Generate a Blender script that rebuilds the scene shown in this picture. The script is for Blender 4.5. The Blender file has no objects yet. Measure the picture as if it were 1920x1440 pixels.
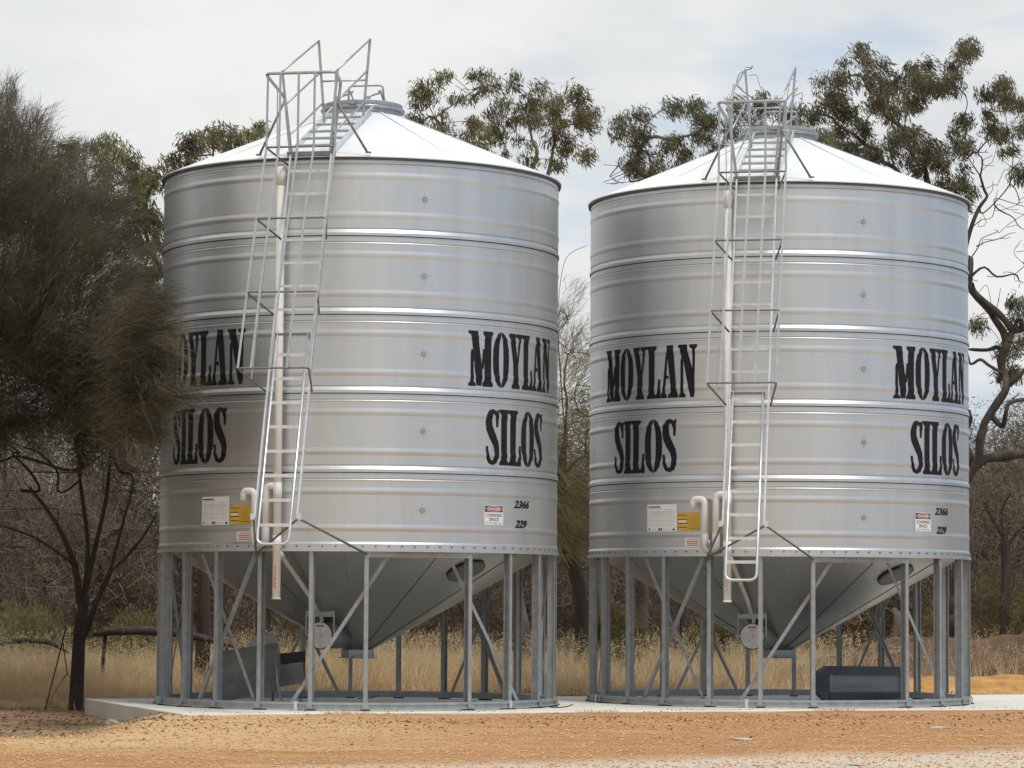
import bpy, math, random
import numpy as np
from mathutils import Matrix, Vector
R = math.radians
rng = np.random.default_rng(7)
random.seed(7)
sc = bpy.context.scene
COL = sc.collection

# ------------------------------------------------------------------ camera
F, PITCH, ROLL, HC = 5.80186, 0.07028, 0.00616, 1.3194      # focal (in 1000 px of a 1920 px frame)
fwd = Vector((0, math.cos(PITCH), math.sin(PITCH)))
up0 = Vector((0, -math.sin(PITCH), math.cos(PITCH)))
rt0 = Vector((1, 0, 0))
rt = math.cos(ROLL) * rt0 + math.sin(ROLL) * up0
up = -math.sin(ROLL) * rt0 + math.cos(ROLL) * up0
cd = bpy.data.cameras.new('camera'); cam = bpy.data.objects.new('camera', cd); COL.objects.link(cam)
cd.sensor_width = 36.0; cd.lens = F * 1000 / 1920 * 36; cd.clip_start = 0.5; cd.clip_end = 3000
m = Matrix.Identity(4)
for i, v in enumerate((rt, up, -fwd)):
    for j in range(3): m[j][i] = v[j]
m[2][3] = HC
cam.matrix_world = m
sc.camera = cam

def P(px, py, Y):
    """a point of the place, given where it is seen and how far away (m) it stands"""
    d = fwd + rt * ((px - 960) / (F * 1000)) + up * ((720 - py) / (F * 1000))
    t = Y / d.y
    return Vector((d.x * t, Y, HC + d.z * t))

# ------------------------------------------------------------------ world + sun
SUN_AZ, SUN_EL = R(145), R(65)
w = bpy.data.worlds.new('World'); sc.world = w; w.use_nodes = True
nt = w.node_tree; nt.nodes.clear()
def WN(t): return nt.nodes.new(t)
out = WN('ShaderNodeOutputWorld'); bg = WN('ShaderNodeBackground'); bg.inputs['Strength'].default_value = 0.1
sky = WN('ShaderNodeTexSky'); sky.sky_type = 'NISHITA'; sky.sun_disc = False
sky.sun_elevation = SUN_EL; sky.sun_rotation = SUN_AZ; sky.air_density = 1.0; sky.dust_density = 1.5
tc = WN('ShaderNodeTexCoord'); mp = WN('ShaderNodeMapping'); mp.inputs['Scale'].default_value = (1, 1, 2.6)
mp.inputs['Location'].default_value = (0.35, 0.0, 0.12)
n1 = WN('ShaderNodeTexNoise'); n1.inputs['Scale'].default_value = 7; n1.inputs['Detail'].default_value = 5; n1.inputs['Roughness'].default_value = 0.5
r1 = WN('ShaderNodeValToRGB'); r1.color_ramp.elements[0].position = 0.30; r1.color_ramp.elements[1].position = 0.46
n2 = WN('ShaderNodeTexNoise'); n2.inputs['Scale'].default_value = 9; n2.inputs['Detail'].default_value = 6
r2 = WN('ShaderNodeValToRGB'); e = r2.color_ramp.elements
e[0].position = 0.36; e[0].color = (7.25, 7.55, 7.75, 1); e[1].position = 0.62; e[1].color = (8.8, 8.9, 8.65, 1)
mix = WN('ShaderNodeMixRGB'); 
boost = WN('ShaderNodeMixRGB'); boost.blend_type = 'MIX'; boost.inputs[0].default_value = 0.75; boost.inputs[2].default_value = (5.2, 6.7, 8.6, 1)
L = nt.links.new
L(tc.outputs['Generated'], mp.inputs[0]); L(mp.outputs[0], n1.inputs[0]); L(mp.outputs[0], n2.inputs[0])
sp_ = WN('ShaderNodeSeparateXYZ'); L(tc.outputs['Generated'], sp_.inputs[0]); ma = WN('ShaderNodeMath'); ma.operation = 'MULTIPLY_ADD'; ma.inputs[1].default_value = -.62
L(sp_.outputs[0], ma.inputs[0]); ad = WN('ShaderNodeMath'); ad.operation = 'ADD'; ad.inputs[1].default_value = .03; L(n1.outputs[0], ad.inputs[0]); L(ad.outputs[0], ma.inputs[2]); L(ma.outputs[0], r1.inputs[0]); L(n2.outputs[0], r2.inputs[0])
L(sky.outputs[0], boost.inputs[1]); L(boost.outputs[0], mix.inputs[1]); L(r2.outputs[0], mix.inputs[2]); L(r1.outputs[0], mix.inputs[0])
L(mix.outputs[0], bg.inputs[0]); L(bg.outputs[0], out.inputs[0])
sd = bpy.data.lights.new('sun', 'SUN'); sd.energy = 2.4; sd.angle = R(11); sd.color = (1, .95, .87)
so = bpy.data.objects.new('sun', sd); COL.objects.link(so)
sdir = Vector((math.sin(SUN_AZ) * math.cos(SUN_EL), math.cos(SUN_AZ) * math.cos(SUN_EL), math.sin(SUN_EL)))
so.rotation_euler = sdir.to_track_quat('Z', 'Y').to_euler(); so.location = (10, -10, 20)
sc.view_settings.view_transform = 'Standard'; sc.view_settings.look = 'None'
sc.view_settings.exposure = 0.0; sc.view_settings.gamma = 1.0

# ------------------------------------------------------------------ helpers
def tag(o, label=None, cat=None, group=None, kind=None):
    if label: o['label'] = label
    if cat: o['category'] = cat
    if group: o['group'] = group
    if kind: o['kind'] = kind
    return o
def empty(name, loc=(0, 0, 0), rz=0, parent=None):
    o = bpy.data.objects.new(name, None); COL.objects.link(o); o.location = loc; o.rotation_euler = (0, 0, rz)
    o.empty_display_size = .3
    if parent: o.parent = parent
    return o

class MB:
    def __init__(s): s.v = []; s.f = []; s.mi = []; s.m = 0; s.sm = []; s.smooth = False
    def add(s, vs, fs):
        n = len(s.v); s.v += [tuple(v) for v in vs]
        for f in fs: s.f.append(tuple(i + n for i in f)); s.mi.append(s.m); s.sm.append(s.smooth)
        return s
    def box(s, c, size, M=None):
        x, y, z = [a / 2 for a in size]
        vs = [Vector((sx * x, sy * y, sz * z)) for sz in (-1, 1) for sy in (-1, 1) for sx in (-1, 1)]
        if M is not None: vs = [M @ v for v in vs]
        vs = [v + Vector(c) for v in vs]
        return s.add(vs, [(0, 2, 3, 1), (4, 5, 7, 6), (0, 1, 5, 4), (2, 6, 7, 3), (0, 4, 6, 2), (1, 3, 7, 5)])
    def bar(s, a, b, w_, t_, side=None):
        """rectangular bar a->b; w_ along 'side', t_ across"""
        a, b = Vector(a), Vector(b); d = (b - a).normalized()
        if side is None: side = Vector((0, 0, 1)) if abs(d.z) < .9 else Vector((1, 0, 0))
        u = (Vector(side) - d * Vector(side).dot(d)).normalized(); v = d.cross(u)
        vs = []
        for p in (a, b):
            for i, j in ((-1, -1), (1, -1), (1, 1), (-1, 1)): vs.append(p + u * i * w_ / 2 + v * j * t_ / 2)
        return s.add(vs, [(3, 2, 1, 0), (4, 5, 6, 7), (0, 1, 5, 4), (1, 2, 6, 5), (2, 3, 7, 6), (3, 0, 4, 7)])
    def tube(s, path, r, n=8, cap=True):
        path = [Vector(p) for p in path]; k = len(path)
        rs = [r] * k if not hasattr(r, '__len__') else r
        vs = []; prev = None
        for i, p in enumerate(path):
            d = (path[min(i + 1, k - 1)] - path[max(i - 1, 0)])
            d = d.normalized() if d.length > 1e-9 else Vector((0, 0, 1))
            if prev is None: u = d.orthogonal().normalized()
            else:
                u = prev - d * prev.dot(d)
                u = u.normalized() if u.length > 1e-6 else d.orthogonal().normalized()
            prev = u; v = d.cross(u)
            for q in range(n):
                a = 2 * math.pi * q / n; vs.append(p + (u * math.cos(a) + v * math.sin(a)) * rs[i])
        fs = [(i * n + q, i * n + (q + 1) % n, (i + 1) * n + (q + 1) % n, (i + 1) * n + q) for i in range(k - 1) for q in range(n)]
        old = s.smooth; s.smooth = n > 4; s.add(vs, fs); s.smooth = False
        if cap:
            o = len(s.v) - len(vs)
            s.f.append(tuple(o + q for q in reversed(range(n)))); s.f.append(tuple(o + (k - 1) * n + q for q in range(n)))
            s.mi += [s.m] * 2; s.sm += [False] * 2
        s.smooth = old; return s
    def lathe(s, prof, n=96, sharp=()):
        """prof: list of (r,z); sharp: indices where the profile has a crease"""
        runs = []; cur = [0]
        for i in range(1, len(prof)):
            cur.append(i)
            if i in sharp and i < len(prof) - 1: runs.append(cur); cur = [i]
        runs.append(cur)
        s.smooth = True
        for run in runs:
            vs = [(prof[i][0] * math.sin(2 * math.pi * q / n), -prof[i][0] * math.cos(2 * math.pi * q / n), prof[i][1]) for i in run for q in range(n)]
            fs = [(j * n + q, j * n + (q + 1) % n, (j + 1) * n + (q + 1) % n, (j + 1) * n + q) for j in range(len(run) - 1) for q in range(n)]
            s.add(vs, fs)
        s.smooth = False
        return s
    def build(s, name, mats, parent=None, bevel=0):
        me = bpy.data.meshes.new(name); me.from_pydata(s.v, [], s.f)
        for mm in (mats if isinstance(mats, (list, tuple)) else [mats]): me.materials.append(mm)
        me.polygons.foreach_set('material_index', s.mi); me.polygons.foreach_set('use_smooth', s.sm); me.update()
        o = bpy.data.objects.new(name, me); COL.objects.link(o)
        if parent: o.parent = parent
        if bevel:
            b = o.modifiers.new('bevel', 'BEVEL'); b.width = bevel; b.segments = 1; b.limit_method = 'ANGLE'
        return o

def bend(pts, rad=.05, k=4):
    """round the corners of a polyline"""
    pts = [Vector(p) for p in pts]; o = [pts[0]]
    for i in range(1, len(pts) - 1):
        a, b, c = pts[i - 1], pts[i], pts[i + 1]
        r_ = min(rad, (a - b).length * .45, (c - b).length * .45)
        p0 = b + (a - b).normalized() * r_; p1 = b + (c - b).normalized() * r_
        for j in range(k + 1):
            t = j / k; o.append(p0 * (1 - t) ** 2 + b * 2 * t * (1 - t) + p1 * t * t)
    return o + [pts[-1]]

def np_mesh(name, V, Fq, mats, parent=None, smooth=False, mi=None):
    """V (n,3) float array, Fq (m,k) int array"""
    me = bpy.data.meshes.new(name); n, k = Fq.shape
    me.vertices.add(len(V)); me.vertices.foreach_set('co', V.astype(np.float32).ravel())
    me.loops.add(n * k); me.loops.foreach_set('vertex_index', Fq.astype(np.int32).ravel())
    me.polygons.add(n); me.polygons.foreach_set('loop_start', np.arange(0, n * k, k, dtype=np.int32))
    me.polygons.foreach_set('loop_total', np.full(n, k, dtype=np.int32))
    me.polygons.foreach_set('use_smooth', np.full(n, smooth))
    for mm in (mats if isinstance(mats, (list, tuple)) else [mats]): me.materials.append(mm)
    if mi is not None: me.polygons.foreach_set('material_index', mi.astype(np.int32))
    me.update(calc_edges=True)
    o = bpy.data.objects.new(name, me); COL.objects.link(o)
    if parent: o.parent = parent
    return o

# ------------------------------------------------------------------ materials
def mat(name, col, rough=.6, metal=0.0, var=0.0, vscale=3.0, bump=0.0, bscale=8.0, col2=None, stretch=(1, 1, 1), spec=.5, rvar=0.0, detail=5, transl=0.0):
    M = bpy.data.materials.new(name); M.use_nodes = True; t = M.node_tree; b = t.nodes['Principled BSDF']
    b.inputs['Base Color'].default_value = (*col, 1); b.inputs['Roughness'].default_value = rough
    b.inputs['Metallic'].default_value = metal; b.inputs['Specular IOR Level'].default_value = spec
    tcn = t.nodes.new('ShaderNodeTexCoord'); mpn = t.nodes.new('ShaderNodeMapping'); mpn.inputs['Scale'].default_value = stretch
    t.links.new(tcn.outputs['Object'], mpn.inputs[0])
    if var or col2:
        n = t.nodes.new('ShaderNodeTexNoise'); n.inputs['Scale'].default_value = vscale; n.inputs['Detail'].default_value = detail
        n.inputs['Roughness'].default_value = .6
        t.links.new(mpn.outputs[0], n.inputs[0])
        rp = t.nodes.new('ShaderNodeValToRGB'); rp.color_ramp.elements[0].position = .34; rp.color_ramp.elements[1].position = .66
        c2 = col2 if col2 else tuple(c * (1 - var) for c in col); c1 = col if col2 else tuple(min(1, c * (1 + var)) for c in col)
        rp.color_ramp.elements[0].color = (*c2, 1); rp.color_ramp.elements[1].color = (*c1, 1)
        t.links.new(n.outputs[0], rp.inputs[0]); t.links.new(rp.outputs[0], b.inputs['Base Color'])
    if rvar:
        n3 = t.nodes.new('ShaderNodeTexNoise'); n3.inputs['Scale'].default_value = vscale * .7; n3.inputs['Detail'].default_value = 6
        t.links.new(mpn.outputs[0], n3.inputs[0]); mr = t.nodes.new('ShaderNodeMapRange')
        mr.inputs[3].default_value = rough - rvar; mr.inputs[4].default_value = rough + rvar
        t.links.new(n3.outputs[0], mr.inputs[0]); t.links.new(mr.outputs[0], b.inputs['Roughness'])
    if bump:
        n2 = t.nodes.new('ShaderNodeTexNoise'); n2.inputs['Scale'].default_value = bscale; n2.inputs['Detail'].default_value = 4
        t.links.new(mpn.outputs[0], n2.inputs[0]); bp = t.nodes.new('ShaderNodeBump'); bp.inputs['Strength'].default_value = bump
        bp.inputs['Distance'].default_value = .02; t.links.new(n2.outputs[0], bp.inputs['Height']); t.links.new(bp.outputs[0], b.inputs['Normal'])
    if transl:
        tr = t.nodes.new('ShaderNodeBsdfTranslucent'); mx = t.nodes.new('ShaderNodeMixShader'); mx.inputs[0].default_value = transl
        src = b.inputs['Base Color'].links[0].from_socket if b.inputs['Base Color'].links else None
        if src: t.links.new(src, tr.inputs[0])
        else: tr.inputs[0].default_value = (*col, 1)
        t.links.new(b.outputs[0], mx.inputs[1]); t.links.new(tr.outputs[0], mx.inputs[2])
        t.links.new(mx.outputs[0], t.nodes['Material Output'].inputs[0])
    return M

MT = dict(
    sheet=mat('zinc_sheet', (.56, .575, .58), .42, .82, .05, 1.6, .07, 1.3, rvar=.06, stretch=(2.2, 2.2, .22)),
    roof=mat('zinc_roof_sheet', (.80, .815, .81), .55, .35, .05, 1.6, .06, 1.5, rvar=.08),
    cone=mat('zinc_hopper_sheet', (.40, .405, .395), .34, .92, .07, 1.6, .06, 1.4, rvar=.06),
    galv=mat('galvanised_steel', (.335, .35, .36), .5, .45, .13, 9, .03, 30, rvar=.08),
    tube=mat('galvanised_tube', (.36, .375, .385), .42, .6, .12, 12, rvar=.08),
    darkplate=mat('dark_cover_plate', (.09, .095, .095), .5, .3, .1, 6),
    rubber_and_shade=mat('dark_grey_rubber_and_shade', (.05, .052, .055), .6),  # rubber of the hopper cover, and the shade painted under the eave
    bright=mat('bright_galvanised_tube', (.66, .68, .70), .38, .75, .10, 12, rvar=.08),
    dgalv=mat('weathered_galvanised_tube', (.19, .195, .20), .5, .5, .15, 10),
    pvc=mat('pvc_pipe', (.76, .745, .71), .45, 0, .04, 4),
    pvcg=mat('pvc_grey_fitting', (.50, .48, .46), .5, 0, .05, 5),
    white=mat('white_sign', (.72, .73, .73), .5, 0, .03, 6),
    disc=mat('pale_cover_plate', (.55, .56, .57), .45, .3, .10, 10),
    black=mat('black_stencil_paint', (.009, .010, .014), .75, 0, .25, 20, col2=(.018, .02, .026), spec=.2),
    ink=mat('dark_ink', (.03, .03, .035), .6),
    grey=mat('grey_ink', (.35, .36, .38), .6),
    red=mat('sign_red', (.36, .05, .04), .5),
    redtxt=mat('faded_red_print', (.55, .16, .15), .6),
    yellow=mat('amber_label', (.60, .36, .05), .5, 0, .12, 30),
    dark=mat('black_rubber_and_shade', (.015, .015, .015), .7),  # black parts, and the shadow gaps painted at the wall seams
    navy=mat('blue_black_painted_steel', (.022, .030, .045), .5, .0, .25, 3, col2=(.045, .062, .085)),
    dullsteel=mat('dull_grey_steel', (.33, .34, .325), .5, .5, .15, 4, col2=(.24, .24, .23)),
    concrete=mat('concrete', (.72, .70, .63), .85, 0, .06, 1.4, .25, 40, col2=(.60, .58, .52), detail=9),
    bark=mat('dark_bark', (.055, .042, .035), .95, 0, .3, 5, .9, 25, stretch=(1, 1, .25)),
    gumbark=mat('gum_bark', (.20, .17, .145), .9, 0, .3, 3, .5, 20, col2=(.06, .048, .042), stretch=(1, 1, .3)),
    limbbark=mat('dark_gum_bark', (.10, .08, .065), .95, 0, .3, 4, .9, 22, col2=(.028, .022, .02), stretch=(1, 1, .4)),
    twig=mat('grey_twigs', (.34, .285, .25), .95, 0, .3, 2, col2=(.16, .12, .105)),
    gum=mat('gum_leaves', (.23, .225, .085), .5, 0, 0, 1.4, col2=(.10, .068, .04), transl=.3),
    gum2=mat('grey_gum_leaves', (.20, .20, .10), .5, 0, 0, 1.4, col2=(.085, .068, .042), transl=.3),
    sheoak=mat('sheoak_needles', (.205, .180, .105), .8, 0, 0, 1.6, col2=(.065, .058, .045), transl=.35),
    bush=mat('olive_bush_leaves', (.30, .26, .11), .8, 0, 0, 2.2, col2=(.10, .085, .045), transl=.25),
    scrub=mat('dull_scrub_leaves', (.25, .22, .13), .85, 0, 0, .8, col2=(.12, .095, .07), transl=.25),
    straw=mat('dry_grass', (.86, .70, .45), .8, 0, 0, 5.0, col2=(.52, .35, .19), transl=.4),
    straw2=mat('pale_dry_grass', (.80, .70, .47), .8, 0, 0, 2.0, col2=(.55, .42, .24), transl=.4),
    stone=mat('orange_pebbles', (.70, .44, .24), .9, 0, 0, 25, col2=(.40, .20, .095), detail=2),
    rock=mat('pale_rock', (.42, .38, .33), .9, 0, .15, 6, .5, 12),
    litter=mat('leaf_litter', (.30, .17, .09), .9, 0, 0, 25, col2=(.10, .06, .04)),
)

# ------------------------------------------------------------------ ground
S1 = Vector((-1.961, 39.89, 0)); S2 = Vector((3.609, 41.83, 0)); SROT = R(20)
ua = R(19.2); U = Vector((math.cos(ua), math.sin(ua), 0)); Vv = Vector((-math.sin(ua), math.cos(ua), 0))
def sstep(a, b, x):
    t = np.clip((x - a) / (b - a), 0, 1); return t * t * (3 - 2 * t)
def gz(x, y):
    x = np.asarray(x, float); y = np.asarray(y, float)
    u = (x - S1.x) * U.x + (y - S1.y) * U.y; v = (x - S1.x) * Vv.x + (y - S1.y) * Vv.y
    z = -.012 + 0 * x
    Lf = x + 4.12 + .12 * np.sin(y * 2.1) + .1 * np.sin(x * 3.3)
    left = 1 - sstep(-.8, .1, Lf)
    z = z - .20 * left * sstep(29.5, 34.5, y) * (1 - .5 * sstep(4, 12, v))
    under = (u > -2.9) & (u < 15) & (v > -2.9) & (v < 2.5)
    z = np.where(under, -.2, z)
    z = z - .05 * (1 - sstep(25, 33, y))
    z = z + .012 * np.sin(x * 1.7 + y * .9) * np.sin(y * 1.3 - x * .6) + .006 * np.sin(x * 5.1 + 1) * np.sin(y * 4.3)
    z = np.where((u > -3.15) & (v > -3.2) & (v < 2.8) & ~under, np.minimum(z, -.012), z)
    back = sstep(2.6, 6, v)
    z = z + back * .05
    return z
gx = np.concatenate([-np.geomspace(900, 12, 26), np.linspace(-11, 12, 190), np.geomspace(13, 900, 26)])
gy = np.concatenate([-np.geomspace(600, 3, 16), np.linspace(0, 22, 24), np.linspace(22.3, 50, 230), np.linspace(50.6, 90, 50), np.geomspace(94, 1200, 24)])
GX, GY = np.meshgrid(gx, gy); GZ = gz(GX, GY)
Vg = np.stack([GX.ravel(), GY.ravel(), GZ.ravel()], 1); nx, ny = len(gx), len(gy)
ii, jj = np.meshgrid(np.arange(nx - 1), np.arange(ny - 1)); a0 = (jj * nx + ii).ravel()
Fg = np.stack([a0, a0 + 1, a0 + nx + 1, a0 + nx], 1)
def ground_mat():
    M = bpy.data.materials.new('red_gravel_ground'); M.use_nodes = True; t = M.node_tree; b = t.nodes['Principled BSDF']
    b.inputs['Roughness'].default_value = .95; b.inputs['Specular IOR Level'].default_value = .2
    g = t.nodes.new('ShaderNodeNewGeometry'); sx = t.nodes.new('ShaderNodeSeparateXYZ'); t.links.new(g.outputs['Position'], sx.inputs[0])
    def noise(s, d=5, r_=.6, vec=None, sc3=None):
        n = t.nodes.new('ShaderNodeTexNoise'); n.inputs['Scale'].default_value = s; n.inputs['Detail'].default_value = d; n.inputs['Roughness'].default_value = r_
        if sc3:
            mm = t.nodes.new('ShaderNodeMapping'); mm.inputs['Scale'].default_value = sc3; t.links.new(g.outputs['Position'], mm.inputs[0]); t.links.new(mm.outputs[0], n.inputs[0])
        else: t.links.new(g.outputs['Position'], n.inputs[0])
        return n.outputs[0]
    def ramp(s, p0, p1, c0=(0, 0, 0), c1=(1, 1, 1)):
        r_ = t.nodes.new('ShaderNodeValToRGB'); e = r_.color_ramp.elements; e[0].position = p0; e[1].position = p1
        e[0].color = (*c0, 1); e[1].color = (*c1, 1); t.links.new(s, r_.inputs[0]); return r_.outputs[0]
    def mixc(f, a, b_):
        x = t.nodes.new('ShaderNodeMixRGB')
        for k, v in ((0, f), (1, a), (2, b_)):
            if isinstance(v, tuple): x.inputs[k].default_value = (*v, 1)
            elif isinstance(v, float): x.inputs[k].default_value = v
            else: t.links.new(v, x.inputs[k])
        return x.outputs[0]
    def mth(op, a, b_=None, cl=False):
        x = t.nodes.new('ShaderNodeMath'); x.operation = op; x.use_clamp = cl
        for k, v in ((0, a), (1, b_)):
            if v is None: continue
            if isinstance(v, (int, float)): x.inputs[k].default_value = v
            else: t.links.new(v, x.inputs[k])
        return x.outputs[0]
    def band(s, a, b_):
        x = t.nodes.new('ShaderNodeMapRange'); x.interpolation_type = 'SMOOTHSTEP'; x.inputs[1].default_value = a; x.inputs[2].default_value = b_
        t.links.new(s, x.inputs[0]); return x.outputs[0]
    X, Y = sx.outputs[0], sx.outputs[1]
    wob = mth('MULTIPLY', mth('SUBTRACT', noise(.45, 4), .5), 5.0)
    Yw = mth('ADD', Y, wob); Xw = mth('ADD', X, wob)
    grav = ramp(noise(2.2, 8, .7), .28, .72, (.62, .305, .115), (.90, .55, .26))
    grav = mixc(ramp(noise(30, 4, .85), .38, .60), (.30, .13, .055), grav)
    grav = mixc(mth('MULTIPLY', ramp(noise(70, 2, .7), .60, .68), .6), grav, (.72, .50, .28))
    # yellow sand strip at the left edge of the gravel
    ysand = ramp(noise(5, 6, .7), .3, .7, (.70, .46, .20), (.90, .68, .37))
    ymask = mth('MULTIPLY', mth('SUBTRACT', 1.0, band(Xw, -3.2, .8)), mth('MULTIPLY', band(Yw, 27.2, 29.6), mth('SUBTRACT', 1.0, band(Yw, 35.8, 37.6))))
    c = mixc(mth('MULTIPLY', ymask, .85), grav, ysand)
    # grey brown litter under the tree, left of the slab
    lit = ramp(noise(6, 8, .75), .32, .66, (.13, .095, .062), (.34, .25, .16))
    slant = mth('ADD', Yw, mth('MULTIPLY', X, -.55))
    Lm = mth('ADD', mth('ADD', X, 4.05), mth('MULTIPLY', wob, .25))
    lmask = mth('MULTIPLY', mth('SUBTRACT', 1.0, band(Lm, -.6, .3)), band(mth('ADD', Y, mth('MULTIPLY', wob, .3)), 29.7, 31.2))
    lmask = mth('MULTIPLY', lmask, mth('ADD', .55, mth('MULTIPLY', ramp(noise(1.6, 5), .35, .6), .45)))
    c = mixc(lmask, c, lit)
    # pale road grit nearest the camera
    road = ramp(noise(30, 6, .8), .35, .65, (.66, .53, .40), (.92, .84, .72))
    rmask = mth('SUBTRACT', 1.0, band(mth('ADD', mth('ADD', Y, mth('MULTIPLY', X, -.55)), mth('MULTIPLY', wob, .30)), 25.6, 27.6))
    c = mixc(rmask, c, road)
    trk = ramp(noise(1.0, 4, .6, sc3=(.22, 1.9, 1)), .50, .66)
    c = mixc(mth('MULTIPLY', trk, .38), c, (.86, .62, .36))
    c = mixc(mth('MULTIPLY', ramp(noise(.8, 5, .65, sc3=(.5, 1.4, 1)), .58, .70), .45), c, (.36, .18, .08))
    # pale scuffed spots
    sp = ramp(noise(1.0, 6, .6, sc3=(1.2, 1.2, 1)), .66, .72)
    c = mixc(mth('MULTIPLY', sp, .6), c, (.68, .55, .40))
    # brown straw litter behind the slab
    c = mixc(band(mth('ADD', mth('ADD', Yw, mth('MULTIPLY', X, -.33)), 0), 41.5, 43.5), c, ramp(noise(9, 7, .75), .32, .68, (.22, .12, .07), (.55, .35, .19)))
    t.links.new(c, b.inputs['Base Color'])
    bp = t.nodes.new('ShaderNodeBump'); bp.inputs['Strength'].default_value = .9; bp.inputs['Distance'].default_value = .03
    bp.inputs['Distance'].default_value = .05; t.links.new(mth('ADD', noise(16, 7, .8), mth('MULTIPLY', noise(3, 5), 1.5)), bp.inputs['Height']); t.links.new(bp.outputs[0], b.inputs['Normal'])
    return M
tag(np_mesh('ground', Vg, Fg, ground_mat(), smooth=True), kind='structure')

# concrete slab
def uv2(u, v, z): return S1 + U * u + Vv * v + Vector((0, 0, z))
sl = MB()
u0, u1, v0, v1 = -3.0, 14.0, -3.06, 2.62
sl.add([uv2(u0, v0, -.35), uv2(u1, v0, -.35), uv2(u1, v1, -.35), uv2(u0, v1, -.35), uv2(u0, v0, 0), uv2(u1, v0, 0), uv2(u1, v1, 0), uv2(u0, v1, 0)],
       [(0, 1, 5, 4), (1, 2, 6, 5), (2, 3, 7, 6), (3, 0, 4, 7), (4, 5, 6, 7)])
tag(sl.build('concrete_slab', MT['concrete'], bevel=.008), kind='structure')

# dirt bank on the right, behind the slab
def heap(name, cx, cy, lx, ly, h, col, col2, label, rough_=.12, seed=0):
    rr = np.random.default_rng(seed); n1_, n2_ = 90, 40
    a = np.linspace(-1, 1, n1_); b = np.linspace(-1, 1, n2_); A, B = np.meshgrid(a, b)
    ph = rr.uniform(0, 6, 12); n = sum(np.sin(A * k * 2.3 + ph[k] + B * k * 1.7) * np.sin(B * k * 2.1 + ph[k + 6 if k < 6 else 0]) / k for k in range(1, 6))
    fine = sum(np.sin(A * k * 11 + ph[k]) * np.sin(B * k * 7 + ph[k + 3]) / k for k in range(1, 5))
    H = h * np.clip(1 - A ** 4 - .0 * B, 0, 1) * np.clip(1 - B ** 2, 0, 1) ** .8 * (1 + .25 * n + .10 * fine)
    X = cx + A * lx; Y = cy + B * ly; Z = gz(X, Y) + H - .03
    V_ = np.stack([X.ravel(), Y.ravel(), Z.ravel()], 1); i_, j_ = np.meshgrid(np.arange(n1_ - 1), np.arange(n2_ - 1)); q = (j_ * n1_ + i_).ravel()
    o = np_mesh(name, V_, np.stack([q, q + 1, q + n1_ + 1, q + n1_], 1), mat(name + '_soil', col, .95, 0, 0, 3, .9, 14, col2=col2, spec=.2, detail=9), smooth=True)
    return tag(o, kind='structure')
heap('earth_bank', 8.4, 49.5, 4.6, 1.6, .62, (.16, .10, .062), (.085, .055, .038), '', seed=3)
heap('clay_bank', 8.6, 47.3, 3.6, 1.0, .26, (.60, .35, .12), (.36, .18, .06), '', seed=5)

# ------------------------------------------------------------------ silo
Z0, ZE, RW = 1.914, 6.705, 2.55
TH = (ZE - Z0) / 5
def rib(z, a, b, A): 
    if a < z < b:
        q = 1 - abs(2 * (z - a) / (b - a) - 1); return A * (1.18 * q if q < .75 else .885 + .46 * (q - .75))
    return 0.0
def wall_r(z):
    k = min(4, max(0, int((z - Z0) / TH))); t = z - Z0 - k * TH
    r = RW
    if k == 0: r += rib(t, .24, .33, .0076)
    else: r += rib(t, .205, .295, .0076)
    r += rib(t, .683, .773, .0076) + rib(t, .846, .872, .004)
    if k > 0:
        if t < .035: r += .0125
        elif t < .083: r += .0125 * (1 - (t - .035) / .048)
        elif t < .092: r -= .010
    else:
        if t < .035: r += .03
        elif t < .09: r += .012
        elif t < .115: r += .012 * (1 - (t - .09) / .025)
    if t > TH - .010 and k < 4: r -= .014
    elif .875 < t < .883: r -= .010
    return r
def wall_mesh():
    prof = []; sharp = []
    for k in range(5):
        b = Z0 + k * TH
        ts = set()
        lo = (.24, .33) if k == 0 else (.205, .295)
        for a, c in (lo, (.683, .773)):
            for j in range(11): ts.add(a + (c - a) * j / 10)
        for v in (.1, .15, .4, .5, .6, .82, .849, .855, .861, .867, .873, .8751, .882, .8835): ts.add(v)
        if k > 0: ts |= {.0001, .0349, .0832, .0918, .0922}
        else: ts |= {.0001, .0349, .0351, .0899, .1151}
        if k < 4: ts |= {TH - .0101, TH - .0099, TH - .0001}
        else: ts.add(TH - .0001)
        for t in sorted(ts):
            prof.append((wall_r(b + t), b + t))
            if t in (.0001, .0349, .0832, .0349, .0351, .0899, .1151, TH - .0101, TH - .0099, TH - .0001, lo[0], lo[1], .683, .773, .8751, .8835, .0918, .0922, .849): sharp.append(len(prof) - 1)
    mb = MB(); mb.lathe([(RW - .03, Z0 + .0001)] + prof, 160, sharp=[0, 1] + [i + 1 for i in sharp])
    return mb
def dirv(a): a = R(a); return Vector((math.sin(a), -math.cos(a), 0))
def tanv(a): a = R(a); return Vector((math.cos(a), math.sin(a), 0))
def cyl(a, r, z): return dirv(a) * r + Vector((0, 0, z))

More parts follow.
